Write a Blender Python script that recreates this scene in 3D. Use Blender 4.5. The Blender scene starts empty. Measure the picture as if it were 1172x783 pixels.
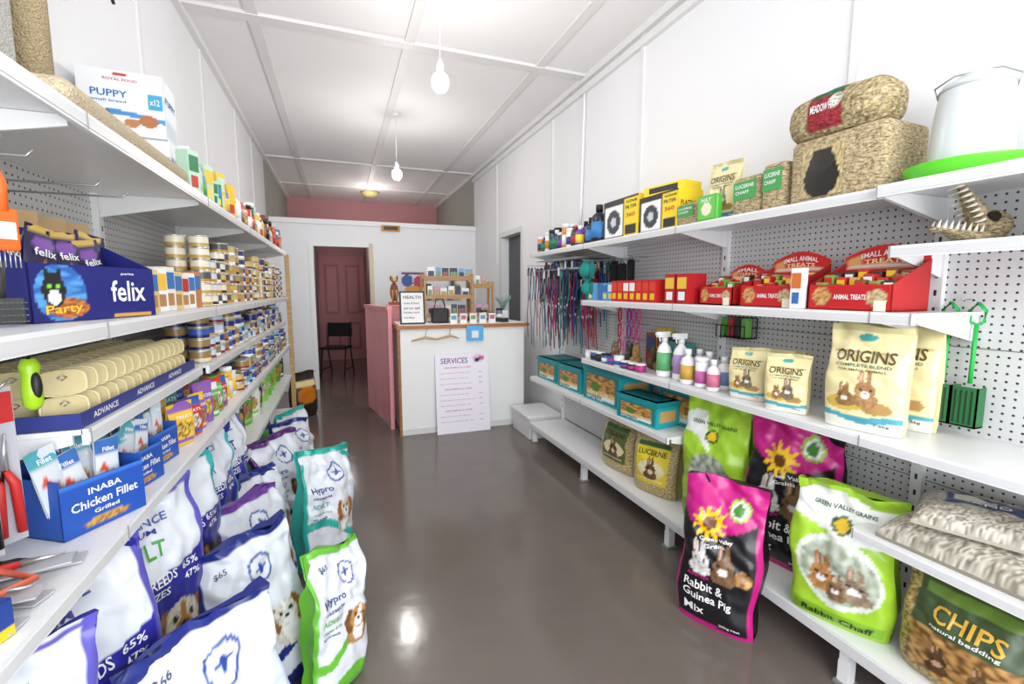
import bpy, math, random, bmesh
from mathutils import Vector, Matrix, noise
random.seed(7)
PI=math.pi
def C(h):
    r=[int(h[i:i+2],16)/255 for i in (0,2,4)]
    return tuple((x/12.92 if x<=.04045 else ((x+.055)/1.055)**2.4) for x in r)+(1.0,)
WH=C('F0F0F0');BK=C('151515');NAVY=C('1D2560')
# ---------------------------------------------------------------- materials
def nmat(name):
    m=bpy.data.materials.new(name);m.use_nodes=True
    nt=m.node_tree;return m,nt,nt.nodes['Principled BSDF']
def attrmat(name,rough=.5,metal=0,bump=0,bscale=60,vary=0,vscale=(120,120,120),trans=0,coat=0,alpha=1,emit=0):
    m,nt,b=nmat(name)
    a=nt.nodes.new('ShaderNodeAttribute');a.attribute_name='Col'
    col=a.outputs['Color']
    b.inputs['Roughness'].default_value=rough;b.inputs['Metallic'].default_value=metal
    b.inputs['Transmission Weight'].default_value=trans;b.inputs['Coat Weight'].default_value=coat
    b.inputs['Alpha'].default_value=alpha
    tc=nt.nodes.new('ShaderNodeTexCoord')
    if vary:
        mp=nt.nodes.new('ShaderNodeMapping');mp.inputs['Scale'].default_value=vscale
        nt.links.new(tc.outputs['Object'],mp.inputs['Vector'])
        n=nt.nodes.new('ShaderNodeTexNoise');n.inputs['Scale'].default_value=1;n.inputs['Detail'].default_value=3;n.inputs['Roughness'].default_value=.7
        nt.links.new(mp.outputs[0],n.inputs['Vector'])
        mr=nt.nodes.new('ShaderNodeMapRange');mr.inputs[1].default_value=.32;mr.inputs[2].default_value=.68
        mr.inputs[3].default_value=1-vary;mr.inputs[4].default_value=1+vary*.45
        nt.links.new(n.outputs['Fac'],mr.inputs[0])
        vm=nt.nodes.new('ShaderNodeVectorMath');vm.operation='SCALE'
        nt.links.new(col,vm.inputs[0]);nt.links.new(mr.outputs[0],vm.inputs['Scale']);col=vm.outputs[0]
    nt.links.new(col,b.inputs['Base Color'])
    if emit:
        nt.links.new(col,b.inputs['Emission Color']);b.inputs['Emission Strength'].default_value=emit
    if bump:
        n2=nt.nodes.new('ShaderNodeTexNoise');n2.inputs['Scale'].default_value=bscale;n2.inputs['Detail'].default_value=3
        nt.links.new(tc.outputs['Object'],n2.inputs['Vector'])
        bp=nt.nodes.new('ShaderNodeBump');bp.inputs['Strength'].default_value=bump;bp.inputs['Distance'].default_value=.01
        nt.links.new(n2.outputs['Fac'],bp.inputs['Height']);nt.links.new(bp.outputs[0],b.inputs['Normal'])
    return m
def pegmat():
    m,nt,b=nmat('pegboard_steel')
    tc=nt.nodes.new('ShaderNodeTexCoord');sx=nt.nodes.new('ShaderNodeSeparateXYZ');nt.links.new(tc.outputs['Object'],sx.inputs[0])
    def mth(op,a,bv=None):
        n=nt.nodes.new('ShaderNodeMath');n.operation=op
        if isinstance(a,(int,float)): n.inputs[0].default_value=a
        else: nt.links.new(a,n.inputs[0])
        if bv is not None:
            if isinstance(bv,(int,float)): n.inputs[1].default_value=bv
            else: nt.links.new(bv,n.inputs[1])
        return n.outputs[0]
    S=.0254
    def cell(o): return mth('SUBTRACT',mth('FRACT',mth('DIVIDE',mth('ADD',o,10),S)),.5)
    a=cell(sx.outputs['Y']);c=cell(sx.outputs['Z'])
    d=mth('SQRT',mth('ADD',mth('MULTIPLY',a,a),mth('MULTIPLY',c,c)))
    k=mth('LESS_THAN',d,.155)
    mx=nt.nodes.new('ShaderNodeMix');mx.data_type='RGBA'
    mx.inputs[6].default_value=C('D2D2D2');mx.inputs[7].default_value=C('3A3A3A')
    nt.links.new(k,mx.inputs[0]);nt.links.new(mx.outputs[2],b.inputs['Base Color'])
    b.inputs['Roughness'].default_value=.4
    return m
MATS=[attrmat('satin_paint',.5,bump=.02,bscale=40),
      attrmat('printed_plastic_film',.3,bump=.06,bscale=35),
      attrmat('brushed_metal',.28,metal=.8),
      attrmat('compressed_hay',.95,bump=1.0,bscale=90,vary=.75,vscale=(60,60,170)),
      attrmat('clear_plastic',.08,trans=.85,alpha=1),
      attrmat('bulb_glow',.4,emit=40),
      pegmat(),
      attrmat('carpet_pile',1,bump=1.0,bscale=220,vary=.3,vscale=(200,200,200)),
      attrmat('timber',.45,vary=.3,vscale=(6,60,60),bump=.05),
      attrmat('powder_coat_white',.3),
      ]
PA,FI,ME,HAY,CL,EM,PEG,CAR,TIM,POW=range(10)
# ---------------------------------------------------------------- builder
_tc={}
def tmesh(s):
    if s in _tc: return _tc[s]
    cu=bpy.data.curves.new('t','FONT');cu.body=s;cu.resolution_u=2;cu.offset=.015
    o=bpy.data.objects.new('t',cu);bpy.context.collection.objects.link(o)
    dg=bpy.context.evaluated_depsgraph_get();dg.update()
    me=bpy.data.meshes.new_from_object(o.evaluated_get(dg))
    vs=[tuple(v.co) for v in me.vertices];fs=[tuple(p.vertices) for p in me.polygons]
    xs=[v[0] for v in vs];ys=[v[1] for v in vs]
    x0,x1,y0,y1=min(xs),max(xs),min(ys),max(ys)
    vs=[((v[0]-x0)/(x1-x0),(v[1]-y0)/(y1-y0)) for v in vs]
    bpy.data.objects.remove(o);bpy.data.curves.remove(cu);bpy.data.meshes.remove(me)
    _tc[s]=(vs,fs);return _tc[s]
class M:
    def __init__(s): s.v=[];s.f=[];s.c=[];s.m=[];s.s=[];s.T=Matrix.Identity(4)
    def add(s,vs,fs,col,m=0,sm=False):
        b=len(s.v);T=s.T
        s.v+=[tuple(T@Vector(v)) for v in vs]
        s.c+=col if isinstance(col,list) else [col]*len(vs)
        for f in fs: s.f.append([b+i for i in f]);s.m.append(m);s.s.append(sm)
    def box(s,a,b,col,m=0):
        x0,y0,z0=a;x1,y1,z1=b
        s.add([(x0,y0,z0),(x1,y0,z0),(x1,y1,z0),(x0,y1,z0),(x0,y0,z1),(x1,y0,z1),(x1,y1,z1),(x0,y1,z1)],
              [(0,3,2,1),(4,5,6,7),(0,1,5,4),(1,2,6,5),(2,3,7,6),(3,0,4,7)],col,m)
    def rbox(s,a,b,col,m=0,r=.01,seg=2):
        bm=bmesh.new();bmesh.ops.create_cube(bm,size=1)
        for v in bm.verts: v.co=Vector([(a[i]+b[i])/2+v.co[i]*(b[i]-a[i]) for i in range(3)])
        bmesh.ops.bevel(bm,geom=list(bm.edges),offset=r,segments=seg,profile=.5,affect='EDGES')
        bm.verts.index_update()
        s.add([tuple(v.co) for v in bm.verts],[[v.index for v in f.verts] for f in bm.faces],col,m,seg>2);bm.free()
    def lathe(s,prof,col,n=16,c=(0,0,0),m=0,sm=True,sx=1,sy=1):
        vs=[];cs=[]
        for p in prof:
            for i in range(n):
                a=2*PI*i/n;vs.append((c[0]+p[0]*math.cos(a)*sx,c[1]+p[0]*math.sin(a)*sy,c[2]+p[1]))
                cs.append(p[2] if len(p)>2 else col)
        fs=[]
        for k in range(len(prof)-1):
            for i in range(n):
                j=(i+1)%n;fs.append((k*n+i,k*n+j,(k+1)*n+j,(k+1)*n+i))
        fs.append(list(range(n))[::-1]);fs.append([(len(prof)-1)*n+i for i in range(n)])
        s.add(vs,fs,cs,m,sm)
    def ell(s,c,r,col,m=0,n=12):
        pr=[(max(.001,math.cos(t)),math.sin(t)) for t in [(-PI/2+PI*i/(n-2)) for i in range(n-1)]]
        vs=[];N=n+4
        for p in pr:
            for i in range(N):
                a=2*PI*i/N;vs.append((c[0]+r[0]*p[0]*math.cos(a),c[1]+r[1]*p[0]*math.sin(a),c[2]+r[2]*p[1]))
        fs=[(k*N+i,k*N+(i+1)%N,(k+1)*N+(i+1)%N,(k+1)*N+i) for k in range(len(pr)-1) for i in range(N)]
        s.add(vs,fs,col,m,True)
    def tube(s,pts,r,col,n=6,m=0,flat=1):
        pts=[Vector(p) for p in pts];vs=[]
        for i,p in enumerate(pts):
            d=(pts[min(i+1,len(pts)-1)]-pts[max(i-1,0)]).normalized()
            u=d.cross(Vector((0,0,1)));
            if u.length<.3: u=d.cross(Vector((1,0,0)))
            u.normalize();w=d.cross(u)
            rr=r[i] if isinstance(r,(list,tuple)) else r
            for k in range(n):
                a=2*PI*k/n;vs.append(tuple(p+u*rr*math.cos(a)*flat+w*rr*math.sin(a)))
        fs=[(i*n+k,i*n+(k+1)%n,(i+1)*n+(k+1)%n,(i+1)*n+k) for i in range(len(pts)-1) for k in range(n)]
        fs.append(list(range(n))[::-1]);fs.append([(len(pts)-1)*n+k for k in range(n)])
        s.add(vs,fs,col,m,True)
    def strap(s,pts,w,col):
        """flat vertical webbing, width along Y"""
        vs=[]
        for p in pts:
            for dx,dy in ((-.0015,-w),(-.0015,w),(.0015,w),(.0015,-w)): vs.append((p[0]+dx,p[1]+dy,p[2]))
        fs=[(i*4+k,i*4+(k+1)%4,(i+1)*4+(k+1)%4,(i+1)*4+k) for i in range(len(pts)-1) for k in range(4)]
        s.add(vs,fs,col,0,False)
    def grid(s,fn,nx,nz,paint,m=0,sm=True,flip=False):
        vs=[];cs=[]
        for j in range(nz+1):
            for i in range(nx+1):
                a,b=i/nx,j/nz;vs.append(fn(a,b));cs.append(paint(a,b) if callable(paint) else paint)
        fs=[]
        for j in range(nz):
            for i in range(nx):
                q=(j*(nx+1)+i,j*(nx+1)+i+1,(j+1)*(nx+1)+i+1,(j+1)*(nx+1)+i)
                fs.append(q[::-1] if flip else q)
        s.add(vs,fs,cs,m,sm)
    def text(s,t,x,z,w,h,fn,col,m=0,slant=0):
        vs,fs=tmesh(t)
        s.add([fn(x+v[0]*w,z+v[1]*h+slant*v[0]) for v in vs],fs,col,m)
    def panel(s,x,y,z,w,h,paint,texts=(),m=0,nx=24,nz=24):
        """upright printed face: local front = -Y"""
        f=lambda a,b,o=0:(x+a*w,y-o,z+b*h)
        s.grid(f,nx,nz,paint,m,False)
        for t in texts: s.text(t[0],t[1],t[2],t[3],t[4],lambda a,b:f(a,b,.0012),t[5],m,t[6] if len(t)>6 else 0)
    def build(s,name,loc=(0,0,0),rz=0,rx=0,ry=0):
        me=bpy.data.meshes.new(name);me.from_pydata(s.v,[],s.f)
        at=me.color_attributes.new('Col','FLOAT_COLOR','POINT')
        at.data.foreach_set('color',[x for c in s.c for x in c])
        used=sorted(set(s.m));mp={k:i for i,k in enumerate(used)}
        for k in used: me.materials.append(MATS[k])
        me.polygons.foreach_set('material_index',[mp[k] for k in s.m]);me.polygons.foreach_set('use_smooth',s.s)
        me.update()
        o=bpy.data.objects.new(name,me);bpy.context.collection.objects.link(o)
        o.location=loc;o.rotation_euler=(rx,ry,rz);return o
# ---------------------------------------------------------------- painting
def pt(base,shapes):
    sh=list(shapes)[::-1]
    def fn(s,t):
        for q in sh:
            k=q[0]
            if k=='e':
                if ((s-q[1])/q[3])**2+((t-q[2])/q[4])**2<1: return q[5]
            elif k=='r':
                if q[1]<=s<=q[3] and q[2]<=t<=q[4]: return q[5]
            elif k=='w':   # below wave line
                if t<q[1]+q[2]*math.sin(q[3]*s+q[4]): return q[5]
            elif k=='x':   # right of slanted line
                if s>q[1]+q[2]*t: return q[3]
            elif k=='f':
                dx,dy=(s-q[1])/q[3],(t-q[2])/q[4];r=math.hypot(dx,dy)
                if r<.35: return q[6]
                if r<.75+.25*math.cos(11*math.atan2(dy,dx)): return q[5]
            elif k=='n':
                if q[1]<=s<=q[3] and q[2]<=t<=q[4]:
                    v=noise.noise(Vector((s*q[7],t*q[7]*1.4,q[8])));k2=min(1,max(0,.5+v*1.5))
                    return tuple(q[5][i]*(1-k2)+q[6][i]*k2 for i in range(3))+(1,)
            elif k=='ne':
                if ((s-q[1])/q[3])**2+((t-q[2])/q[4])**2<1:
                    v=noise.noise(Vector((s*q[7],t*q[7]*1.4,q[8])));k2=min(1,max(0,.5+v*1.5))
                    return tuple(q[5][i]*(1-k2)+q[6][i]*k2 for i in range(3))+(1,)
        return base
    return fn
def dk(c,f): return (c[0]*f,c[1]*f,c[2]*f,1)
def bunny(cx,cz,r,a,col,c2):
    d=dk(col,.6)
    return [('ne',cx,cz-.9*r*a,1.15*r,.7*r*a,col,d,30,cx),('ne',cx-.35*r,cz+1.15*r*a,.25*r,.8*r*a,col,d,30,1),('ne',cx+.3*r,cz+1.15*r*a,.25*r,.8*r*a,col,d,30,2),('e',cx-.35*r,cz+1.1*r*a,.12*r,.55*r*a,C('D6A998')),
            ('ne',cx,cz,.9*r,.8*r*a,col,d,40,3),('e',cx,cz-.38*r*a,.42*r,.36*r*a,c2),('e',cx-.45*r,cz+.08*r*a,.13*r,.14*r*a,BK),('e',cx+.45*r,cz+.08*r*a,.13*r,.14*r*a,BK),('e',cx,cz-.22*r*a,.1*r,.08*r*a,C('B0706A'))]
def doggy(cx,cz,r,a,col,ear,c2):
    d=dk(col,.65)
    return [('ne',cx,cz-1.1*r*a,1.05*r,.9*r*a,col,d,24,cx),('e',cx,cz-1.1*r*a,.5*r,.7*r*a,c2),('ne',cx-.78*r,cz-.15*r*a,.38*r,.85*r*a,ear,dk(ear,.6),24,2),('ne',cx+.78*r,cz-.15*r*a,.38*r,.85*r*a,ear,dk(ear,.6),24,5),('ne',cx,cz,.75*r,.85*r*a,col,d,30,7),
            ('e',cx,cz-.35*r*a,.38*r,.42*r*a,c2),('e',cx,cz+.4*r*a,.12*r,.4*r*a,c2),('e',cx-.36*r,cz+.12*r*a,.12*r,.12*r*a,BK),('e',cx+.36*r,cz+.12*r*a,.12*r,.12*r*a,BK),('e',cx,cz-.2*r*a,.17*r,.13*r*a,BK)]
# ---------------------------------------------------------------- bag
def bagfn(w,h,d,seed,lean=0,wr=.012,bulge=.06,g=.45):
    def S(s,t,side=-1,o=0):
        e=abs(2*s-1);prof=(max(0,1-e**3))**.6
        kb=.7+.3*math.sin(PI/2*min(1,t/.14))
        kt=1 if t<.5 else max(.03,math.cos(PI/2*min(1,(t-.5)/.44)))
        dep=d/2*kb*kt*(g+(1-g)*prof)
        x=(s-.5)*w*(.92+bulge*math.sin(PI*min(1,t*1.1))*.6+.08*(1-kt)**2)
        x+=noise.noise(Vector((t*h*5,seed*3,e)))*wr*.8*min(1,t*5)
        z=t*h
        n=noise.noise(Vector((x*11+seed*3.1,z*9,seed*7.7+side)))+.5*noise.noise(Vector((x*26+seed,z*20,seed*2.7+side)))
        n+=.9*abs(noise.noise(Vector((x*9+z*14+seed,x*3,seed))))*(1 if t>.4 else t/.4)
        amp=wr*(.35+t)*min(1,t*8)
        y=side*(dep+n*amp+o)
        if t>.86: z+=noise.noise(Vector((x*7,seed*5,0)))*.05*h*(t-.86)/.14
        yc=lean*z+noise.noise(Vector((z*4,seed,x*5)))*.03*t*(h>.3)
        return (x,y+yc,z)
    return S
def addbag(m,w,h,d,paint,texts=(),seed=1,lean=0,wr=.012,back=None,mat=FI,nx=44,nz=60,g=.45):
    S=bagfn(w,h,d,seed,lean,wr,g=g)
    m.grid(lambda a,b:S(a,b,-1),nx,nz,paint,mat)
    bk=back or (paint(.03,.5))
    m.grid(lambda a,b:S(a,b,1),max(6,nx//3),max(8,nz//3),bk,mat,flip=True)
    n=max(8,nz//2)
    for sd in (0,1):
        def sf(a,b,sd=sd):
            p=S(sd,b,-1);q=S(sd,b,1);k=a
            v=[p[i]*(1-k)+q[i]*k for i in range(3)]
            v[0]+=(1 if sd else -1)*(-.12*d*math.sin(PI*k)*.35);return v
        m.grid(sf,4,n,bk,mat,flip=(sd==0))
    m.grid(lambda a,b:[S(a,0,-1)[i]*(1-b)+S(a,0,1)[i]*b for i in range(3)],6,2,bk,mat,flip=True)
    m.grid(lambda a,b:[S(a,1,-1)[i]*(1-b)+S(a,1,1)[i]*b for i in range(3)],6,1,bk,mat)
    for t in texts:
        m.text(t[0],t[1],t[2],t[3],t[4],lambda a,b:S(a,b,-1,.004),t[5],mat,t[6] if len(t)>6 else 0)
def bag(name,loc,rz,*a,rx=0,ry=0,**k):
    m=M();addbag(m,*a,**k);loc=(loc[0],loc[1],loc[2]+a[0]*.46*abs(math.sin(math.radians(ry))))
    return m.build(name,loc,math.radians(rz),rx=math.radians(rx),ry=math.radians(ry))
def pillow(name,loc,rz,w,l,th,paint,texts=(),seed=1,m=FI,wr=.012):
    b=M()
    def T(s,t,o=0):
        e=abs(2*s-1);f=abs(2*t-1);k=(max(0,1-e**4)*max(0,1-f**4))**.5
        x=(s-.5)*w;y=(t-.5)*l
        n=noise.noise(Vector((x*14+seed,y*14,seed)))+.5*noise.noise(Vector((x*35,y*35,seed)))
        return (x,y,.006+th*k+n*wr*(.3+k)+wr*.5+o)
    b.grid(T,60,60,paint,m)
    b.grid(lambda s,t:((s-.5)*w,(t-.5)*l,min(T(s,t)[2],.0)),12,12,paint(.1,.1),m,flip=True)
    for q in texts: b.text(q[0],q[1],q[2],q[3],q[4],lambda a,c:T(a,c,.004),q[5],m)
    for (a0,a1) in (((0,0),(1,0)),((1,0),(1,1)),((1,1),(0,1)),((0,1),(0,0))):
        def sk(a,c):
            s=a0[0]*(1-a)+a1[0]*a;t=a0[1]*(1-a)+a1[1]*a;p=T(s,t);return (p[0],p[1],p[2]*c)
        b.grid(sk,20,1,paint(.1,.1),m)
    return b.build(name,loc,math.radians(rz))
def bottle(m,x,y,z,r,h,body,cap,label=None,kind=0,n=14):
    T=m.T.copy();m.T=T@Matrix.Translation((x,y,z))
    if kind==0: m.lathe([(r*.9,0),(r,.01),(r,h*.62),(r*.85,h*.72),(r*.4,h*.8),(r*.36,h*.82)],body,n,m=FI);m.lathe([(r*.45,h*.81),(r*.45,h*.99),(r*.38,h)],cap,n,m=PA)
    elif kind==1: m.lathe([(r*.95,0),(r,.008),(r,h*.85),(r*.95,h*.87)],body,n,m=FI);m.lathe([(r*1.02,h*.84),(r*1.02,h*.99),(r*.9,h)],cap,n,m=PA)
    else:
        m.lathe([(r*.9,0),(r,.01),(r,h*.55),(r*.8,h*.66),(r*.35,h*.76),(r*.33,h*.8)],body,n,m=FI)
        m.lathe([(r*.42,h*.78),(r*.42,h*.86),(r*.3,h*.88)],cap,n);m.box((-r*1.2,-r*.3,h*.88),(r*.7,r*.3,h),cap);m.box((-r*1.45,-r*.2,h*.93),(-r*1.2,r*.2,h*.98),cap)
        m.tube([(-r*.9,0,h*.88),(-r*.75,0,h*.8),(-r*.95,0,h*.72)],r*.12,cap)
    if label: m.lathe([(r*1.012,h*.14),(r*1.012,h*.55)],label,n,m=PA)
    m.T=T
LIDC=C('D8D2C0')
def can(m,x,y,z,r,h,col,col2,n=14):
    m.lathe([(r*.96,.001,col2),(r*.965,.006,col2),(r*.965,h*.35,col2),(r*.965,h*.36,col),(r*.965,h-.006,col),(r*.96,h-.005,col)],col,n,(x,y,z),m=FI)
    m.lathe([(r,h-.006),(r,h),(r*.93,h),(r*.92,h-.003)],LIDC,n,(x,y,z),m=ME);m.lathe([(r*.93,0),(r,0),(r,.005)],LIDC,n,(x,y,z),m=ME)
def sbox(m,x,y,z,w,d,h,col,lab,rz=0,acc=None):
    T=m.T.copy();m.T=T@Matrix.Translation((x,y,z))@Matrix.Rotation(rz,4,'Z')
    m.box((-w/2,-d/2,0),(w/2,d/2,h),col,PA)
    m.box((-w*.42,-d/2-.0015,h*.5),(w*.42,-d/2,h*.88),lab,PA)
    if acc: m.box((-w*.3,-d/2-.0016,h*.12),(w*.3,-d/2,h*.4),acc,PA)
    m.T=T
# ================================================================= ROOM
def shellmat(name,c,rough=.6,var=.03,bump=.05,scale=3):
    m,nt,b=nmat(name)
    tc=nt.nodes.new('ShaderNodeTexCoord');n=nt.nodes.new('ShaderNodeTexNoise');n.inputs['Scale'].default_value=scale;n.inputs['Detail'].default_value=6
    nt.links.new(tc.outputs['Object'],n.inputs['Vector'])
    mx=nt.nodes.new('ShaderNodeMix');mx.data_type='RGBA';c=C(c)
    mx.inputs[6].default_value=tuple(x*(1-var) for x in c[:3])+(1,);mx.inputs[7].default_value=tuple(min(1,x*(1+var)) for x in c[:3])+(1,)
    nt.links.new(n.outputs['Fac'],mx.inputs[0]);nt.links.new(mx.outputs[2],b.inputs['Base Color'])
    bp=nt.nodes.new('ShaderNodeBump');bp.inputs['Strength'].default_value=bump;bp.inputs['Distance'].default_value=.02
    nt.links.new(n.outputs['Fac'],bp.inputs['Height']);nt.links.new(bp.outputs[0],b.inputs['Normal'])
    b.inputs['Roughness'].default_value=rough;return m
def slab(name,boxes,mt):
    m=M()
    for a,b in boxes: m.box(a,b,WH)
    o=m.build(name);o.data.materials.clear();o.data.materials.append(mt)
    return o
wallm=shellmat('painted_wall','ECECEE',.5,.015)
ceilm=shellmat('painted_ceiling','F0EEEE',.6,.02)
pinkm=shellmat('pink_paint','CF8F92',.5,.05)
floorm=shellmat('painted_concrete_floor','6D635D',.15,.09,.09,6)
greym=shellmat('far_green_grey_wall','A8ABA2',.6,.04)
H=3.16;YE=9.9
slab('floor',[((-.87,-1.6,-.1),(2.0,YE,0))],floorm)
slab('ceiling',[((-.95,-1.6,H),(2.1,YE+.1,H+.1))],ceilm)
slab('wall_left',[((-.97,-1.6,0),(-.87,7.0,H))],wallm)
slab('wall_left_far',[((-.97,7.0,0),(-.87,YE,H))],greym)
slab('wall_right',[((2.0,-1.6,0),(2.1,5.02,H)),((2.0,5.02,2.07),(2.1,5.72,H)),((2.0,5.72,0),(2.1,7.0,H))],wallm)
slab('wall_right_far',[((2.0,7.0,0),(2.1,YE,H))],greym)
slab('wall_end',[((-.95,YE,0),(2.1,YE+.1,H))],pinkm)
slab('wall_back',[((-.87,6.95,0),(-.31,7.03,2.34)),((.42,6.95,0),(2.0,7.03,2.34)),((-.31,6.95,2.0),(.42,7.03,2.34))],wallm)
cm=shellmat('corridor_paint','B39C98',.6)
slab('wall_corridor_left',[((-.45,7.03,0),(-.39,YE,2.34))],cm)
slab('wall_corridor_right',[((.52,7.03,0),(.58,YE,2.34))],cm)
slab('ceiling_corridor_shade',[((-.87,7.03,2.34),(2.0,YE,2.38))],ceilm)  # unseen low ceiling, added to block light and keep the corridor dark
slab('wall_front',[((-.97,-1.7,0),(2.1,-1.6,.35)),((-.97,-1.7,2.9),(2.1,-1.6,H)),((-.97,-1.7,.35),(-.8,-1.6,2.9)),((1.93,-1.7,.35),(2.1,-1.6,2.9))],wallm)
m=M();BT=C('E2E0DF')
for x in (-.45,.54,1.55): m.box((x-.035,-1.6,H-.014),(x+.035,YE,H),BT)
for y in (.2,3.56,7.0,8.6): m.box((-.87,y-.045,H-.02),(2.0,y+.045,H),BT)
m.box((-.87,-1.6,H-.05),(-.83,YE,H),C('E6E5E4'));m.box((1.96,-1.6,H-.05),(2.0,YE,H),C('E6E5E4'))
m.build('trim_1')
m=M()
for y in (1.36,2.79,4.21,5.9):
    m.box((1.988,y-.02,1.75),(2.0,y+.02,H-.05),C('E6E6E6'))
m.box((1.965,-1.6,H-.13),(2.0,7,H-.09),C('E6E6E6'))
m.build('trim_2')
m=M()
for y in (1.5,2.9,4.07,5.23,6.1): m.box((-.87,y-.02,1.8),(-.862,y+.02,H-.05),C('E6E6E6'))
m.build('trim_3')
m=M();m.box((-.37,6.93,0),(-.31,6.95,2.06),WH);m.box((.42,6.93,0),(.48,6.95,2.06),C('D9C7AE'));m.box((-.31,6.93,2.0),(.42,6.95,2.06),WH)
m.box((-.87,6.92,2.3),(2.0,6.95,2.36),WH);m.build('trim_4')
m=M();m.box((.5,6.935,0),(2.0,6.95,.1),WH);m.box((-.87,6.935,0),(-.37,6.95,.1),WH);m.build('baseboard_back')
m=M()
for x in (-.8,.1,1.0,1.9): m.box((x-.03,-1.68,.35),(x+.03,-1.62,2.9),C('E0E0E0'))
m.box((-.8,-1.68,2.2),(1.93,-1.62,2.26),C('E0E0E0'));m.build('window_1')
m=M();m.box((2.1005,4.98,0),(2.14,5.76,2.1),C('4A4D50'));m.box((2.095,5.08,.1),(2.1005,5.66,1.0),C('45484B'));m.build('side_door')
m=M();m.box((1.985,4.96,0),(2.0,5.02,2.13),C('D8D8D6'));m.box((1.985,5.72,0),(2.0,5.78,2.13),C('D8D8D6'));m.box((1.985,5.02,2.07),(2.0,5.72,2.13),C('D8D8D6'));m.build('trim_5')
m=M();P=C('C98286');m.box((-.36,YE-.06,0),(.49,YE-.02,2.08),P)
for x0,x1 in ((-.27,.01),(.12,.40)):
    for z0,z1 in ((.2,.75),(.92,1.9)):
        m.box((x0,YE-.075,z0),(x1,YE-.06,z1),C('B06A70'));m.box((x0+.05,YE-.085,z0+.05),(x1-.05,YE-.075,z1-.05),P)
m.ell((.42,YE-.1,1.0),(.03,.03,.03),C('B0A080'),ME);m.box((-.385,YE-.08,2.08),(.515,YE-.01,2.16),C('B98184'));m.build('door_1')
m=M();m.box((.6,6.90,2.24),(.86,6.92,2.32),C('C98A28'));m.box((.63,6.895,2.255),(.83,6.9,2.305),C('3A2A18'));m.build('exit_sign')
m=M();m.tube([(1.985,3.57,H-.1),(1.985,3.57,2.9),(1.985,3.6,2.1),(1.985,3.62,1.95)],.012,C('F0F0F0'),8);m.box((1.97,3.585,1.85),(2.0,3.655,1.95),WH);m.build('electrical_conduit')
# ================================================================= SHELVING
def shelving(name,sg,xb,joints,shelves,decks,ztop,pegz0=.2):
    m=M();W=C('ECECEC')
    def bx(xa,xc,ya,yb,za,zb,c=W,mt=POW): m.box((min(xa,xc),ya,za),(max(xa,xc),yb,zb),c,mt)
    y0,y1=joints[0],joints[-1]
    bx(xb,xb+sg*.012,y0,y1,pegz0,ztop,W,PEG)
    for y in joints:
        bx(xb-sg*.022,xb+sg*.015,y-.018,y+.018,.0,ztop+.02)
        z=.3
        while z<ztop:
            bx(xb-sg*.0225,xb-sg*.022,y-.004,y+.004,z,z+.02,C('303030'),PA);z+=.06
    for z in (pegz0,.72,1.21): bx(xb-sg*.002,xb,y0,y1,z-.0015,z+.0015,C('777777'),PA)
    def plate(z,ya,yb,xf,lip):
        bx(xf+sg*.010,xb-sg*.001,ya,yb,z-.012,z-.0005)
        bx(xf,xf+sg*.012,ya,yb,z-lip,z)
        bx(xf-sg*.002,xf-sg*.0002,ya+.004,yb-.004,z-lip+.006,z-.009,C('DADADA'))
    for (z,ya,yb,xf) in shelves:
        plate(z,ya,yb,xf,.036)
        js=[j for j in joints if ya-.05<=j<=yb+.05]+[ya,yb]
        for j2 in sorted(set(round(min(max(j,ya+.006),yb-.006),3) for j in js)):
            v=[(xb-sg*.01,j2-.004,z-.013),(xf+sg*.03,j2-.004,z-.013),(xf+sg*.03,j2-.004,z-.034),(xb-sg*.01,j2-.004,z-.10)]
            v+=[(a,b+.008,c) for a,b,c in v]
            m.add(v,[(0,1,2,3),(7,6,5,4),(0,4,5,1),(1,5,6,2),(2,6,7,3),(3,7,4,0)],W,POW)
            bx(xf-sg*.0022,xf-sg*.0035,j2-.002,j2+.002,z-.036,z,C('999999'),PA)
    for (z,ya,yb,xf) in decks:
        plate(z,ya,yb,xf,.05)
        for j in [q for q in joints if ya-.05<=q<=yb+.05]:
            j=min(max(j,ya+.02),yb-.02)
            bx(xf+sg*.02,xb,j-.015,j+.015,z-.10,z-.0125);bx(xf+sg*.02,xf+sg*.06,j-.018,j+.018,.012,z-.1);bx(xf+sg*.01,xf+sg*.07,j-.025,j+.025,0,.012,C('888888'))
    return m.build(name)
RJ=[-.92,.03,.98,1.92,2.86,3.80];FX=1.6
shelving('gondola_shelving',1,1.95,RJ,[(1.72,-.92,.978,1.57),(1.72,.98,3.8,FX),(1.33,.86,2.88,FX),(1.54,-.92,.98,1.66),(.92,-.92,2.86,FX),(.62,1.92,3.8,FX),(.60,-.92,.98,FX)],[(.19,-.92,3.8,FX)],1.74)
LJ=[.3,1.25,2.2,3.15,4.1,5.1];LF=-.48
shelving('retail_shelving_unit',-1,-.85,LJ,[(1.77,.3,5.1,LF),(1.33,.3,5.1,LF),(1.09,1.27,2.19,-.54),(1.09,2.21,5.1,-.52),(.86,.3,5.1,LF),(.55,2.62,5.1,LF)],[(.2,.3,5.1,LF)],1.79)
m=M();m.box((-.86,5.13,0),(-.82,5.17,1.85),C('C9A46C'),TIM);m.box((-.5,5.13,0),(-.46,5.17,1.75),C('C9A46C'),TIM);m.box((-.82,5.13,1.3),(-.5,5.17,1.34),C('C9A46C'),TIM);m.build('timber_end_frame')
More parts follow.
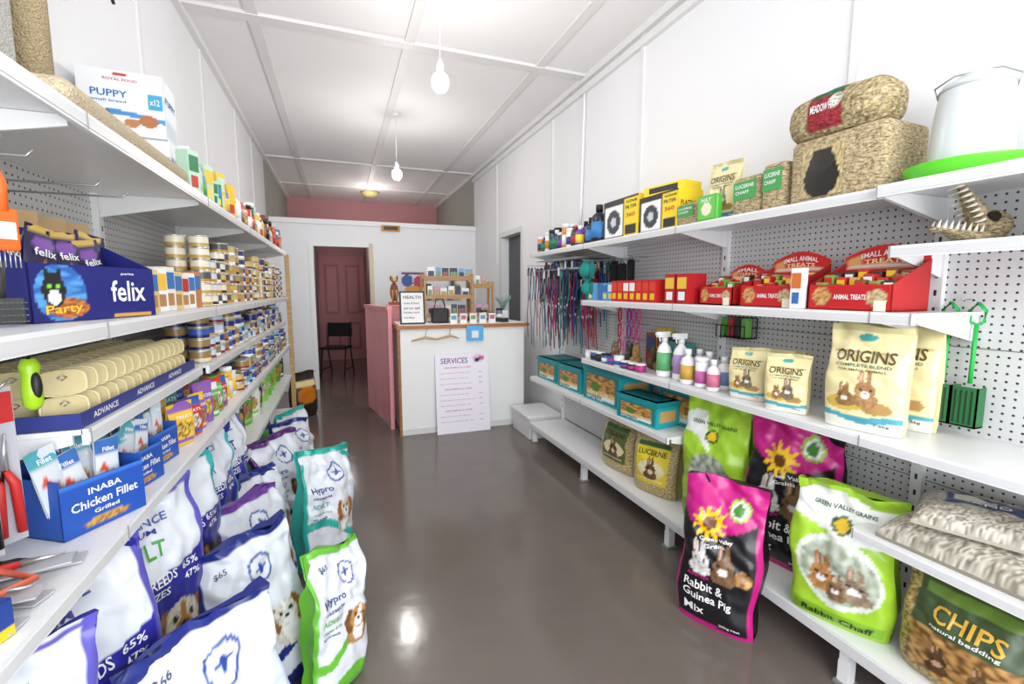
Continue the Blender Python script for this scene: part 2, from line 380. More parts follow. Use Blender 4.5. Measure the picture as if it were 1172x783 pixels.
# ================================================================= COUNTER AREA
m=M();m.box((.52,4.4,0),(1.78,4.98,1.03),C('F4F4F2'));m.box((.49,4.37,1.03),(1.83,5.02,1.062),C('B5743F'),TIM)
m.box((.495,4.375,0),(.519,4.40,1.03),C('A86A3A'),TIM);m.box((.52,4.392,0),(1.78,4.3995,.06),C('E0E0DE'))
m.box((.52,4.42,1.0625),(1.8,5.0,1.068),C('EDEDED'));m.build('service_counter')
m=M();P2=C('EDA0A8')
for i in range(10):
    m.box((i*.094,0,0.03),(i*.094+.082,.018,1.2),P2)
m.box((0,.0185,.15),(.94,.04,.22),P2);m.box((0,.0185,1.0),(.94,.04,1.07),P2);m.box((-.02,-.01,1.2),(.96,.045,1.235),P2);m.box((.94,-.008,0),(.98,.03,1.2),P2);m.build('pink_paling_partition',(.275,5.60,0),math.radians(-80))
m=M();LI=C('F8F2FA');PU=C('8A4FA0')
m.box((-.27,0.001,0),(.27,.012,.78),LI)
tx=[('SERVICES',.1,.88,.5,.07,PU)]
rr=random.Random(3)
for j in range(11):
    z=.82-j*.068
    if j in (0,4,8): tx.append(('GROOMING & CARE',.16,z,.5,.018,C('D060A0')))
    else:
        tx.append(('bath brush and nail clip trim',.08,z,.52+rr.random()*.16,.014,C('B08AC0')));tx.append(('$%d'%rr.randint(15,95),.8,z,.07,.014,C('B08AC0')))
m.panel(-.27,0,0,.54,.78,pt(LI,[('e',.8,.93,.12,.05,C('E9C8E8')),('e',.78,.92,.05,.03,BK),('e',.87,.94,.05,.025,C('D060A0'))]),tx,nx=40,nz=40)
m.build('services_poster',(1.11,4.30,.0),0,rx=math.radians(-5))
m=M();m.box((1.16,4.362,.9),(1.33,4.368,1.05),C('5FB4E8'));m.box((1.21,4.360,.93),(1.28,4.362,1.0),WH);m.build('qr_sign')
m=M();m.tube([(.62,4.365,.92),(.75,4.36,.95),(.86,4.36,.93),(1.0,4.36,.96),(1.08,4.365,.93)],[.006,.014,.01,.014,.005],C('C9A77A'));
for x in (.75,.98): m.tube([(x,4.365,.95),(x+.02,4.365,1.03)],.002,BK)
m.build('driftwood_hanger')
m=M();m.rbox((1.62,3.86,.0),(1.95,4.30,.20),C('E6E6E6'),POW,.004);m.rbox((1.6,3.85,.20),(1.95,4.31,.225),C('ECECEC'),POW,.004);m.build('low_display_plinth')
def rack(name,loc,w,d,h,n):
    m=M();c=C('B98F5E')
    for x in (0,w):
        for y in (0,d): m.box((x-.012,y-.012,0),(x+.012,y+.012,h),c,TIM)
    for k in range(n):
        z=.05+k*(h-.12)/(n-1 if n>1 else 1);m.box((0,0,z),(w,d,z+.012),c,TIM);m.box((0,-.01,z),(w,-.003,z+.045),c,TIM)
        q=random.Random(k)
        x=.03
        while x<w-.06:
            ww=.05+q.random()*.03;hh=.11+q.random()*.03;cc=q.choice([WH,C('E8E0D0'),C('7FA8C8'),C('D0A0B0'),C('404850')]);m.box((x,.02,z+.013),(x+ww,.03,z+hh),cc);m.box((x+.008,.0185,z+.03),(x+ww-.008,.02,z+hh*.7),q.choice([C('405070'),C('A06070'),C('80A070'),C('C0A060')]));x+=ww+.012
    return m.build(name,loc)
rack('wooden_display_rack',(.82,4.72,1.068),.5,.2,.5,3)
rack('wooden_display_rack',(1.34,4.76,1.068),.22,.16,.42,2)
m=M();m.box((0,0.0,0),(.24,.02,.32),BK);m.panel(.015,-.001,.015,.21,.29,pt(WH,[]),[('HEALTH',.1,.8,.8,.1,BK),('treats & food',.1,.62,.7,.07,C('406040')),('ask our staff',.1,.45,.75,.07,BK),('loyalty card',.1,.3,.7,.07,BK),('today',.1,.12,.5,.08,C('406040'))]);m.build('menu_board',(.54,4.5,1.07),rx=math.radians(-6))
m=M();m.rbox((0,0,0),(.17,.09,.15),BK,PA,.015);m.tube([(.03,.045,.15),(.05,.045,.24),(.12,.045,.24),(.14,.045,.15)],.007,BK);m.build('black_handbag',(.86,4.56,1.068))
m=M()
for i in range(5):
    m.box((i*.1,0,.0),(i*.1+.07,.01,.1),C('F0F0F0'));m.box((i*.1+.01,-.001,.04),(i*.1+.06,0,.08),[C('70A0C0'),C('C07080'),C('80A070')][i%3])
m.box((0,.01,0),(.47,.06,.02),C('B98F5E'),TIM);m.build('business_card_stand',(1.02,4.46,1.068))
m=M();m.rbox((0,0,.0),(.08,.14,.045),C('2A2C30'),PA,.008);m.box((.012,.06,.045),(.068,.13,.047),C('8FB0C0'));
for i in range(3):
    for j in range(3): m.box((.014+i*.02,.01+j*.015,.045),(.028+i*.02,.02+j*.015,.048),C('C8C8C8'))
m.build('card_terminal',(1.56,4.45,1.068),math.radians(12))
m=M()
for (x,r,h,c) in ((0,.035,.12,C('D8B070')),(.09,.03,.10,C('A05040')),(.17,.035,.14,C('708090'))): bottle(m,x,0,0,r,h,c,C('303030'),WH,1,14)
m.build('biscuit_jars',(1.43,4.66,1.068))
m=M();m.lathe([(.05,0),(.06,.02),(.065,.1),(.055,.11)],C('E8E8E8'),14)
for i in range(14):
    a=i*2.4;m.tube([(0,0,.1),(.04*math.cos(a),.04*math.sin(a),.2),(.09*math.cos(a),.09*math.sin(a),.24+.02*(i%3))],[.004,.012,.003],C('7FA89A'),flat=.4)
m.build('potted_plant',(1.70,4.82,1.068))
m=M();m.box((-.06,-.04,0),(.06,.04,.03),C('A0522D'));m.ell((0,0,.14),(.045,.04,.1),C('8A4B2C'));m.ell((0,-.015,.27),(.035,.04,.035),C('B88A50'))
m.ell((0,-.055,.26),(.015,.025,.014),C('D8B080'));m.ell((-.033,0,.285),(.01,.015,.03),C('3A2012'));m.ell((.033,0,.285),(.01,.015,.03),C('3A2012'))
for x in (-.02,.02): m.tube([(x,-.03,.16),(x,-.035,.03)],[.014,.01],C('B88A50'))
m.box((-.05,-.04,-1.24),(.05,.04,-.02),P2);m.box((-.08,-.06,-.02),(.08,.06,.0),P2);m.build('dog_figurine_on_pedestal',(.56,5.14,1.24))
m=M();m.panel(0,0,0,.42,.36,pt(C('E8E0E8'),[('e',.3,.6,.2,.25,C('4060A0')),('e',.7,.5,.2,.3,C('C04060')),('e',.5,.25,.3,.15,C('E0A040')),('r',.1,.85,.9,.95,C('603070'))]));m.box((0,.0005,0),(.42,.012,.36),WH);m.build('wall_poster',(.82,6.92,1.32))
m=M()
for i in range(5):
    m.box((.05+i*.11,0,0),(.14+i*.11,.012,.24-.04*(i%2)),[C('303030'),C('D0A0B0'),C('E8E8E8'),C('506080'),C('C0B090')][i])
m.build('brochure_row',(1.16,6.92,1.25))
m=M();m.tube([(0,0,0),(0,0,.02)],.01,BK);
for i in range(12):
    a=PI*i/11;m.tube([(.0,0,.12),(.07*math.cos(a),0,.12+.16*math.sin(a))],[.006,.002],C('6C7078'))
m.tube([(0,0,.0),(0,0,.26)],.006,C('6C7078'));m.build('wall_tree_ornament',(1.62,6.91,1.35))
m=M();m.box((-.2,-.2,.44),(.2,.2,.47),BK);m.box((-.2,.18,.62),(.2,.2,.85),BK)
for x in (-.19,.19):
    m.tube([(x,-.2,0),(x,-.1,.45)],.012,BK);m.tube([(x,.26,0),(x,.12,.45),(x,.2,.86)],.012,BK);m.tube([(x,-.2,.1),(x,.26,.1)],.008,BK)
m.build('folding_chair',(-.08,8.1,0),math.radians(-20))
# ================================================================= LAMPS
def bulb(loc,zc,e):
    x,y,z=loc;m=M()
    m.tube([(0,0,.12),(0,0,zc-z)],.004,WH);m.lathe([(.035,zc-z-.02),(.04,zc-z)],WH)
    m.lathe([(.018,.05),(.02,.1),(.012,.125)],C('F0F0F0'))
    m.ell((0,0,0),(.05,.05,.058),(1,.97,.9,1),EM,16);m.build('pendant_bulb',loc)
    l=bpy.data.lights.new('pendant_light','POINT');l.energy=e;l.shadow_soft_size=.07;l.color=(1,.98,.95)
    o=bpy.data.objects.new('pendant_light',l);o.location=(x,y,z-.14);bpy.context.collection.objects.link(o)
bulb((.6,2.79,2.6),H,17);bulb((.6,4.94,2.57),H,20)
m=M();m.lathe([(.001,-.09),(.08,-.08),(.14,-.045),(.16,0)],C('E8D890'),20);m.lathe([(.165,-.01),(.165,0)],C('C0A860'),20);m.build('ceiling_dome_light',(.59,8.9,H))
l=bpy.data.lights.new('corridor_light','POINT');l.energy=3.2;l.shadow_soft_size=.1;o=bpy.data.objects.new('corridor_light',l);o.location=(.05,8.8,2.1);bpy.context.collection.objects.link(o)
l=bpy.data.lights.new('far_light','POINT');l.energy=7;l.shadow_soft_size=.1;l.color=(1,.93,.9);o=bpy.data.objects.new('far_light',l);o.location=(.59,8.4,2.85);bpy.context.collection.objects.link(o)
l=bpy.data.lights.new('shop_window_daylight','AREA');l.energy=140;l.shape='RECTANGLE';l.size=2.6;l.size_y=2.4;l.color=(.93,.965,1)
o=bpy.data.objects.new('shop_window_daylight',l);o.location=(.55,-1.55,1.65);o.rotation_euler=(PI/2,0,0);bpy.context.collection.objects.link(o)
w=bpy.data.worlds.new('sky');bpy.context.scene.world=w;w.use_nodes=True
bg=w.node_tree.nodes['Background'];bg.inputs[0].default_value=(.9,.95,1,1);bg.inputs[1].default_value=1
# ================================================================= RIGHT TOP SHELF
ZT=1.721
HAYC=C('C4AF88')
def bale(name,loc,rz,w,d,h,label=True,win=False):
    m=M();m.rbox((-w/2,-d/2,0),(w/2,d/2,h),HAYC,HAY,.02,3)
    if win: m.grid(lambda a,b:(-w*.5+.05+a*.15,-d/2-.002-.004*math.sin(PI*a),.02+b*h*.75),24,24,pt(C('A8926A'),[('n',0,0,1,1,C('8F7A4E'),C('D4C08E'),20,2),('e',.5,.38,.42,.42,C('1C1A18')),('e',.5,.7,.3,.22,C('2A2622')),('e',.35,.85,.1,.1,C('2A2622')),('e',.65,.85,.1,.1,C('2A2622'))]),FI)
    if label:
        lw=min(.13,w*.8);f=lambda a,b,o=0:(-w/2+.01+a*lw,-d/2-.003-o,h*.42+b*h*.46)
        m.grid(f,4,4,C('3E9A4A'),PA,False);m.text('LUCERNE',.1,.62,.8,.2,lambda a,b:f(a,b,.001),WH);m.text('CHAFF',.1,.3,.6,.18,lambda a,b:f(a,b,.001),WH)
    return m.build(name,loc,math.radians(rz))
bale('hay_bale',(1.78,1.185,ZT),-88,.33,.24,.235,label=False,win=True)
bale('hay_bale',(1.74,1.425,ZT),-90,.11,.16,.19)
bale('hay_bale',(1.75,1.565,ZT),-90,.15,.16,.17)
bale('hay_bale',(1.74,1.93,ZT),-90,.15,.14,.12)
m=M()
def hb(a,b,o=0):
    th=2*PI*a;e=abs(2*b-1);k=(1-e**6)**.5*.97+.03
    r=1+.08*noise.noise(Vector((3*math.cos(th),3*math.sin(th),b*6)))
    c,s=math.cos(th),math.sin(th);q=lambda v,p:math.copysign(abs(v)**p,v)
    return ((b-.5)*.36,-q(c,.7)*(.10*k*r+o),.085+q(s,.8)*(.085*k*r+o))
m.grid(hb,50,40,pt(C('BDA883'),[('n',0,0,1,1,C('A08A5C'),C('D0BF98'),40,2),('r',.90,.30,1,.62,C('A03038')),('r',0,.30,.12,.62,C('A03038')),('r',.10,.30,.16,.62,C('2E6A48')),('e',.05,.55,.05,.06,C('E8E0D0'))]),HAY)
m.text('MEADOW HAY',0,0,1,1,lambda a,b:(-.065+a*.09,-.104,.085+b*.028),WH)
m.build('hay_bag',(1.77,1.23,ZT+.238),math.radians(-84))
m=M();GR=C('5FD02A')
m.lathe([(.11,0),(.14,.012),(.15,.045),(.152,.05),(.145,.05),(.135,.02),(.10,.02)],GR,28,m=FI)
m.lathe([(.092,.02),(.096,.05),(.088,.2),(.080,.27),(.076,.282),(.05,.286),(.045,.30),(.03,.305)],C('D3D8D8'),28,m=FI)
m.lathe([(.0975,.05),(.0975,.06),(.094,.062)],C('B8BEBE'),28,m=FI)
m.lathe([(.083,.262),(.085,.266),(.083,.270)],C('B8BEBE'),28,m=FI)
m.tube([(-.082,0,.25),(-.092,0,.285),(-.05,0,.312),(.05,0,.312),(.092,0,.285),(.082,0,.25)],.0025,C('A0A0A0'),m=ME)
m.build('poultry_feeder',(1.77,.85,ZT),math.radians(-60))
def origins(w,h,kind=0):
    cream=C('EADCA6');teal=C('3E9C9A');an=[C('E8E4DA'),C('8A7A62'),C('C09060')][kind%3]
    sh=[('w',.16,.02,6,kind,C('4FA0B0')),('w',.10,.02,7,1,C('E8E6DA')),('r',.0,.94,1,1,C('C9BF8C')),('e',.5,.885,.12,.035,teal),('r',.06,.75,.94,.76,C('B8A870'))]
    sh+=[('e',.3,.26,.25,.07,C('D0B050')),('e',.7,.24,.2,.06,C('B08A50'))]+bunny(.55,.40,.15,w/h,an,C('F4F0E8'))+bunny(.3,.33,.10,w/h,C('A07848'),C('E8E0D0'))
    tx=[('ORIGINS',.12,.66,.76,.11,C('5A4A28')),('COMPLETE BLEND',.15,.615,.7,.028,C('3E6A6A')),('FOR SMALL ANIMALS',.2,.575,.6,.022,C('6A5A38')),('1.5kg',.7,.07,.18,.03,C('204060'))]
    return pt(cream,sh),tx
def orig(name,loc,rz,w,h,d,kind=0,seed=1,n=36):
    p,t=origins(w,h,kind);return bag(name,loc,rz,w,h,d,p,t,seed=seed,wr=.009,nx=n,nz=int(n*1.4))
orig('small_animal_food_bag',(1.74,1.75,ZT),-84,.18,.28,.06,1,2)
m=M();m.rbox((-.06,-.02,0),(.06,.02,.12),C('4FAE3C'),FI,.01);m.panel(-.05,-.0205,.01,.1,.1,pt(C('67C24A'),[('e',.5,.45,.3,.3,C('E8E4C8'))]),[('HAY',.2,.75,.6,.2,WH)]);m.build('hay_treat_pack',(1.64,1.74,ZT),math.radians(-88))
def carton(name,loc,rz,w,d,h,base,shapes,tx,side=None,n=30):
    m=M();m.box((-w/2,-d/2,0),(w/2,d/2,h),side or base);m.panel(-w/2,-d/2-.001,0,w,h,pt(base,shapes),tx,nx=n,nz=n)
    m.T=Matrix.Translation((-w/2-.0008,0,0))@Matrix.Rotation(-PI/2,4,'Z');m.panel(-d/2,0,0,d,h,pt(side or base,[('r',.1,.1,.9,.35,shapes[0][5] if len(shapes) and len(shapes[0])>5 else WH)]),[(tx[0][0],.1,.6,.8,.12,tx[0][5])] if tx else [],nx=10,nz=10)
    m.T=Matrix.Translation((w/2+.0008,0,0))@Matrix.Rotation(PI/2,4,'Z');m.panel(-d/2,0,0,d,h,pt(side or base,[('r',.1,.1,.9,.35,shapes[0][5] if len(shapes) and len(shapes[0])>5 else WH)]),[(tx[0][0],.1,.6,.8,.12,tx[0][5])] if tx else [],nx=10,nz=10)
    m.T=Matrix.Identity(4);return m.build(name,loc,math.radians(rz))
YE1=C('F2D21C')
for (y,w,h,x) in ((2.54,.38,.25,1.76),(2.17,.33,.21,1.76)):
    carton('aquarium_filter_carton',(x,y,ZT),-90,w,.16,h,YE1,[('r',.0,.0,.62,1,C('1A1A1A')),('r',.04,.08,.58,.84,WH),('e',.31,.45,.2,.3,C('303840')),('e',.31,.45,.08,.12,C('C8CCD0')),('r',.66,.1,.96,.3,C('1A1A1A')),('r',0,.94,1,1,C('1A1A1A'))],[('PLATINUM',.68,.84,.28,.06,BK),('FILTER',.66,.7,.3,.08,BK),('360',.68,.5,.24,.1,C('C03020'))])
m=M()
m.box((-.14,-.07,0),(.14,.07,.05),YE1);m.box((-.1,-.071,.01),(.1,-.07,.04),BK);m.build('small_carton',(1.77,2.17,ZT+.211),math.radians(-80))
m=M();bottle(m,0,0,0,.055,.26,C('18202E'),C('101010'),C('3A7FC0'),0,20);bottle(m,.0,.11,0,.04,.19,C('18202E'),C('101010'),C('3A7FC0'),0,16);m.build('pond_treatment_bottle',(1.7,2.82,ZT),math.radians(0))
def assort(name,xs,y0,y1,z,seed,hr,pal,kinds=(0,1,2),face=-PI/2,r=(.022,.035),step=.008):
    m=M();q=random.Random(seed)
    for x in xs:
        y=y0
        while y<y1:
            k=q.choice(kinds);h=hr[0]+q.random()*(hr[1]-hr[0]);c=q.choice(pal);c2=q.choice(pal)
            rr=r[0]+q.random()*(r[1]-r[0])
            m.T=Matrix.Identity(4)
            if k==3: sbox(m,x,y+rr,z,rr*2,.05,h,c,c2,face,q.choice([WH,C('F0D060'),C('C03A30'),c2]))
            elif k==4:
                m.T=Matrix.Translation((x,y+rr*1.3,z))@Matrix.Rotation(face+q.uniform(-.15,.15),4,'Z')
                addbag(m,rr*2.6,h,.04,pt(c,[('r',.0,.8,1,1,c2),('r',.1,.08,.9,.16,c2),('ne',.5,.38,.34,.2,q.choice([WH,C('C9975A'),C('F0D060')]),C('7A4A28'),16,h*9)]),[(q.choice(['TREATS','DENTAL','CHICKEN','JERKY']),.15,.64,.7,.08,WH)],seed=q.random()*9,wr=.005,nx=16,nz=22);rr*=1.3
            else: bottle(m,x,y+rr,z,rr,h,c,q.choice([WH,BK,c2]),c2,k if k<3 else 0,12)
            y+=rr*2+step
    return m.build(name)
PALB=[C(x) for x in ('B03030','303C80','E8E8E8','D08030','204030','101820','7040A0','F0D040','2A8050')]
assort('aquarium_care_bottles',(1.66,1.76),2.99,3.7,ZT,4,(.12,.2),PALB,(0,1),r=(.03,.04))
# ================================================================= RIGHT SECOND SHELF
Z2=1.331;RED=C('C9201F')
assort('small_carton_row_blue',(1.68,),2.5,2.84,Z2,5,(.11,.12),[C('5AA0D0'),C('3A70B0'),C('E8F0F4')],(3,),r=(.03,.03),step=.003)
m=M();q=random.Random(6);y=2.06
while y<2.46:
    sbox(m,1.66,y+.03,Z2,.058,.12,.125,RED,WH if q.random()<.3 else C('D84030'),-PI/2,C('F0C030'));y+=.062
for y in (1.86,1.95): sbox(m,1.66,y,Z2,.075,.12,.15,C('B01820'),C('E8C040'),-PI/2,WH)
m.build('treat_carton_row')
def tray(name,loc,rz,w,d,h,hb,txt):
    m=M();m.box((-w/2,-d/2,0),(w/2,-d/2+.004,h*.62),RED);m.box((-w/2,-d/2,0),(w/2,d/2,.006),RED)
    for x in (-w/2,w/2-.004):
        v=[(x,-d/2,0),(x,d/2,0),(x,d/2,hb*.75),(x,-d/2,h*.62)];v+=[(a+.004,b,c) for a,b,c in v]
        m.add(v,[(0,1,2,3),(7,6,5,4),(0,4,5,1),(2,6,7,3),(3,7,4,0),(1,5,6,2)],C('B01C20'))
    m.box((-w/2,d/2-.004,0),(w/2,d/2,hb*.72),RED)
    f=lambda a,b,o=0:(-w/2+a*w,d/2-.006-o,hb*.62+b*hb*.38*(.55+.45*math.sin(PI*min(1,max(0,a)))))
    m.grid(f,16,6,pt(RED,[('r',.03,.1,.97,.2,C('F0D8C8')),('e',.12,.5,.09,.3,C('D8A060'))]),PA,False);m.text(txt[0],.2,.55,.6,.24,lambda a,b:f(a,b,.001),WH);m.text(txt[1],.25,.27,.5,.2,lambda a,b:f(a,b,.001),C('F4E4A0'))
    q=random.Random(int(w*1000)+len(txt[0]))
    n=int(w/.045)
    for j in range(3):
        for i in range(n):
            if j==0 and q.random()<.35: continue
            x=-w/2+.03+i*(w-.05)/max(1,n-1);cc=q.choice([C('B01A20'),C('D9A060'),C('7A4A28'),C('C22A28'),C('3A2A20'),C('6A9A40')]);z1=h*(.62+.15*j)+q.random()*.02
            m.rbox((x-.018,-d/2+.012+j*.045,.01),(x+.018,-d/2+.045+j*.045,z1),cc,FI,.006)
            m.box((x-.013,-d/2+.0105+j*.045,z1-.03),(x+.013,-d/2+.012+j*.045,z1-.01),q.choice([WH,C('F0C030'),RED]))
    g=lambda a,b:(-w/2+.01+a*(w-.02),-d/2-.0012,.012+b*h*.5)
    m.grid(lambda a,b:g(a,b),30,10,pt(C('B8181E'),[('ne',.15,.5,.12,.45,C('D8A868'),C('8A5A30'),20,1),('ne',.86,.45,.12,.4,C('D8C8A0'),C('9A7A50'),20,2)]),PA,False);m.text('ANIMAL TREATS',.32,.35,.42,.25,lambda a,b:(g(a,b)[0],g(a,b)[1]-.001,g(a,b)[2]),WH)
    m.box((w/2-.05,-d/2-.0025,.0),(w/2-.015,-d/2-.001,.035),C('E8E0D0'))
    return m.build(name,loc,math.radians(rz))
tray('treat_display_tray',(1.74,1.68,Z2),-90,.2,.2,.13,.19,('SMALL','TREATS'))
tray('treat_display_tray',(1.74,1.41,Z2),-88,.25,.2,.14,.23,('SMALL ANIMAL','TREATS'))
tray('treat_display_tray',(1.73,1.08,Z2),-88,.27,.2,.14,.23,('SMALL ANIMAL','TREATS'))
m=M()
sbox(m,1.622,1.25,Z2,.045,.03,.15,WH,C('D07030'),-PI/2,C('3A70B0'));m.build('small_treat_carton')
# skull
m=M();BO=C('C9B48E')
def jaw(T,sgn,L):
    m.T=T
    rings=[];N=12
    for i in range(9):
        t=i/8;w=.045*(1-t)**.7+.016;h=.026*(1-t)+.010+.008*math.sin(PI*t*2.2)*(t>.5)
        rings.append([(w*math.cos(2*PI*k/N),L*t,h*math.sin(2*PI*k/N)*(1 if math.sin(2*PI*k/N)*sgn>0 else .25)) for k in range(N)])
    vs=[v for r in rings for v in r]
    m.add(vs,[(i*N+k,i*N+(k+1)%N,(i+1)*N+(k+1)%N,(i+1)*N+k) for i in range(8) for k in range(N)]+[list(range(N)),list(range(8*N,9*N))],BO,HAY,True)
    for i in range(8):
        t=.15+i*.11;w=(.045*(1-t)**.7+.016)*.85
        for sx in (-1,1): m.tube([(sx*w,L*t,0),(sx*w,L*t,-sgn*.026)],[.006,.0008],C('F2EBD8'))
Z0=Matrix.Translation((0,0,.014))
jaw(Z0@Matrix.Translation((0,0,.03))@Matrix.Rotation(math.radians(66),4,'X'),1,.15);jaw(Z0@Matrix.Translation((0,0,.006))@Matrix.Rotation(math.radians(14),4,'X'),-1,.12)
m.T=Z0;m.ell((0,-.02,.035),(.055,.05,.045),BO,HAY);m.ell((-.05,-.005,.055),(.010,.018,.016),C('30241A'),HAY);m.ell((.05,-.005,.055),(.010,.018,.016),C('30241A'),HAY);m.ell((0,-.01,0.003),(.045,.05,.014),BO,HAY)
m.T=Matrix.Identity(4)
m.build('crocodile_skull_ornament',(1.80,.82,1.541),math.radians(48))
m=M();can(m,0,0,0,.045,.11,C('2A70C0'),C('F0F0F0'),20);m.build('fish_food_tin',(1.74,.635,1.541))
# ================================================================= RIGHT THIRD SHELF
Z3=.921
m=M()
for (x,y,r,h,b,c,l,k) in ((1.68,2.07,.040,.25,C('F2F2F2'),WH,C('60B070'),2),(1.70,1.96,.040,.25,C('F2F2F2'),C('E0E0E0'),C('B090C8'),2),(1.66,1.86,.036,.18,C('F0E8F0'),WH,C('C8A040'),0),(1.67,1.77,.033,.15,C('F2F2F2'),WH,C('C060A0'),1),(1.73,1.69,.034,.16,C('F2F2F2'),WH,C('7090C0'),0),(1.655,1.68,.03,.15,C('F4ECF0'),WH,C('D07090'),0),(1.74,1.80,.034,.17,C('E8D8E8'),WH,C('8060B0'),0),(1.77,1.90,.034,.17,C('F4F4F4'),WH,C('50A060'),0)):
    bottle(m,x,y,Z3,r,h,b,c,l,k,16)
m.build('grooming_spray_bottles')
orig('small_animal_food_bag',(1.68,1.50,Z3),-72,.16,.23,.07,1,3)
orig('small_animal_food_bag',(1.79,1.42,Z3),-75,.15,.22,.06,0,5)
orig('small_animal_food_bag',(1.65,1.29,Z3),-68,.16,.23,.07,1,4)
orig('small_animal_food_bag',(1.68,1.02,Z3),-76,.24,.36,.10,2,6,52)
orig('small_animal_food_bag',(1.845,1.01,Z3),-86,.23,.37,.09,0,7)
m=M();G2=C('20B04A');G3=C('1E6A3A')
for dx in (-.035,.035):
    m.tube([(dx,-.03,.40),(dx-.02,-.03,.375),(dx-.018,-.03,.34),(dx,-.03,.33),(dx+.018,-.03,.34),(dx+.02,-.03,.375),(dx,-.03,.40)],.005,G2);m.tube([(dx,-.03,.33),(dx,-.03,.14)],.006,G2)
    m.box((dx-.034,-.055,0),(dx+.034,-.05,.13),G3);m.box((dx-.034,-.055,0),(dx-.03,-.01,.13),G3);m.box((dx+.03,-.055,0),(dx+.034,-.01,.13),G3);m.box((dx-.034,-.055,0),(dx+.034,-.01,.005),G3)
    for i in range(4): m.box((dx-.025+i*.014,-.0565,.01),(dx-.02+i*.014,-.055,.12),C('0C3018'))
m.tube([(0,.0,.41),(0,-.05,.41)],.003,C('C0C0C0'),m=ME);m.build('litter_scoops',(1.925,.88,.96),math.radians(-90))
m=M()
for i in range(7): m.tube([(-.09+i*.03,0,.0),(-.09+i*.03,0,.1)],.003,BK);m.tube([(-.09+i*.03,-.08,.0),(-.09+i*.03,-.08,.06)],.003,BK)
for z in (.0,.05,.1): m.tube([(-.09,0,z),(.09,0,z)],.003,BK)
m.tube([(-.09,-.08,.06),(.09,-.08,.06)],.003,BK);m.box((-.09,-.08,-.002),(.09,0,.0),BK)
for i in range(4): m.rbox((-.08+i*.042,-.06,.003),(-.045+i*.042,-.02,.10),[C('50A040'),C('B03030'),C('303030'),C('70B050')][i],FI,.006)
m.build('wire_accessory_basket',(1.925,1.78,1.16),math.radians(-90))
m=M();q=random.Random(11)
for i in range(5):
    y=2.16+i*.12;x=1.73+.04*(i%2)
    c=[C('8A6A40'),C('6A5038'),C('B08850'),C('505048'),C('9A7A60')][i]
    m.ell((x,y,Z3+.035),(.04,.045,.035),c,HAY);m.ell((x+.01,y+.01,Z3+.085),(.025,.028,.04+.02*q.random()),c,HAY);m.ell((x-.02,y-.02,Z3+.07),(.015,.015,.03),c,HAY)
    m.tube([(x,y,Z3+.1),(x,y+.005,Z3+.15)],[.012,.003],C('507040'))
m.build('aquarium_ornaments')
assort('aquarium_ornament_cartons',(1.89,),2.1,2.4,Z3,12,(.14,.25),[C('305080'),C('884030'),C('D0B040'),C('303030'),C('50A0A0')],(3,),r=(.04,.055))
assort('toy_tubs',(1.645,),2.2,2.8,Z3,13,(.04,.07),[C('7040A0'),C('B03080'),C('E8E8E8'),C('3060A0'),C('202020')],(1,),r=(.03,.034))
# ================================================================= TANK SHELF
TE=C('1FA3AA')
def tank(name,loc,rz,w,d,h):
    m=M();m.box((-w/2,-d/2,0),(w/2,d/2,h),TE)
    m.panel(-w/2+.012,-d/2-.002,.012,w-.024,h-.05,pt(C('1A7A80'),[('n',.08,.18,.92,.9,C('D8A050'),C('6A4A28'),9,4),('n',.08,.18,.92,.36,C('F0D8A0'),C('C89850'),14,4),('e',.35,.5,.12,.2,C('4A7A30')),('r',.55,.1,.9,.2,C('E0E8E8'))]),[('REPTILE TANK',.1,.02,.5,.12,WH)],nx=28,nz=20)
    m.box((-w/2-.006,-d/2-.006,h-.03),(w/2+.006,d/2+.006,h),C('158890'))
    m.box((-w/2+.03,-d/2+.03,h),(w/2-.03,d/2-.03,h+.004),C('0F6A72'))
    m.T=Matrix.Translation((w/2+.001,0,0))@Matrix.Rotation(PI/2,4,'Z');m.panel(-d/2,0,.02,d,h-.06,pt(TE,[('r',.15,.2,.85,.8,C('C9A060'))]),nx=10,nz=10)
    m.T=Matrix.Identity(4);return m.build(name,loc,math.radians(rz))
Z4=.621
for (y,w,h,x) in ((3.58,.36,.19,1.79),(3.17,.36,.19,1.79),(2.70,.44,.24,1.79)): tank('reptile_tank',(x,y,Z4),-88,w,.26,h)
tank('reptile_tank',(1.70,2.235,Z4),-84,.34,.17,.15);tank('reptile_tank',(1.87,2.09,Z4),-90,.33,.12,.22)
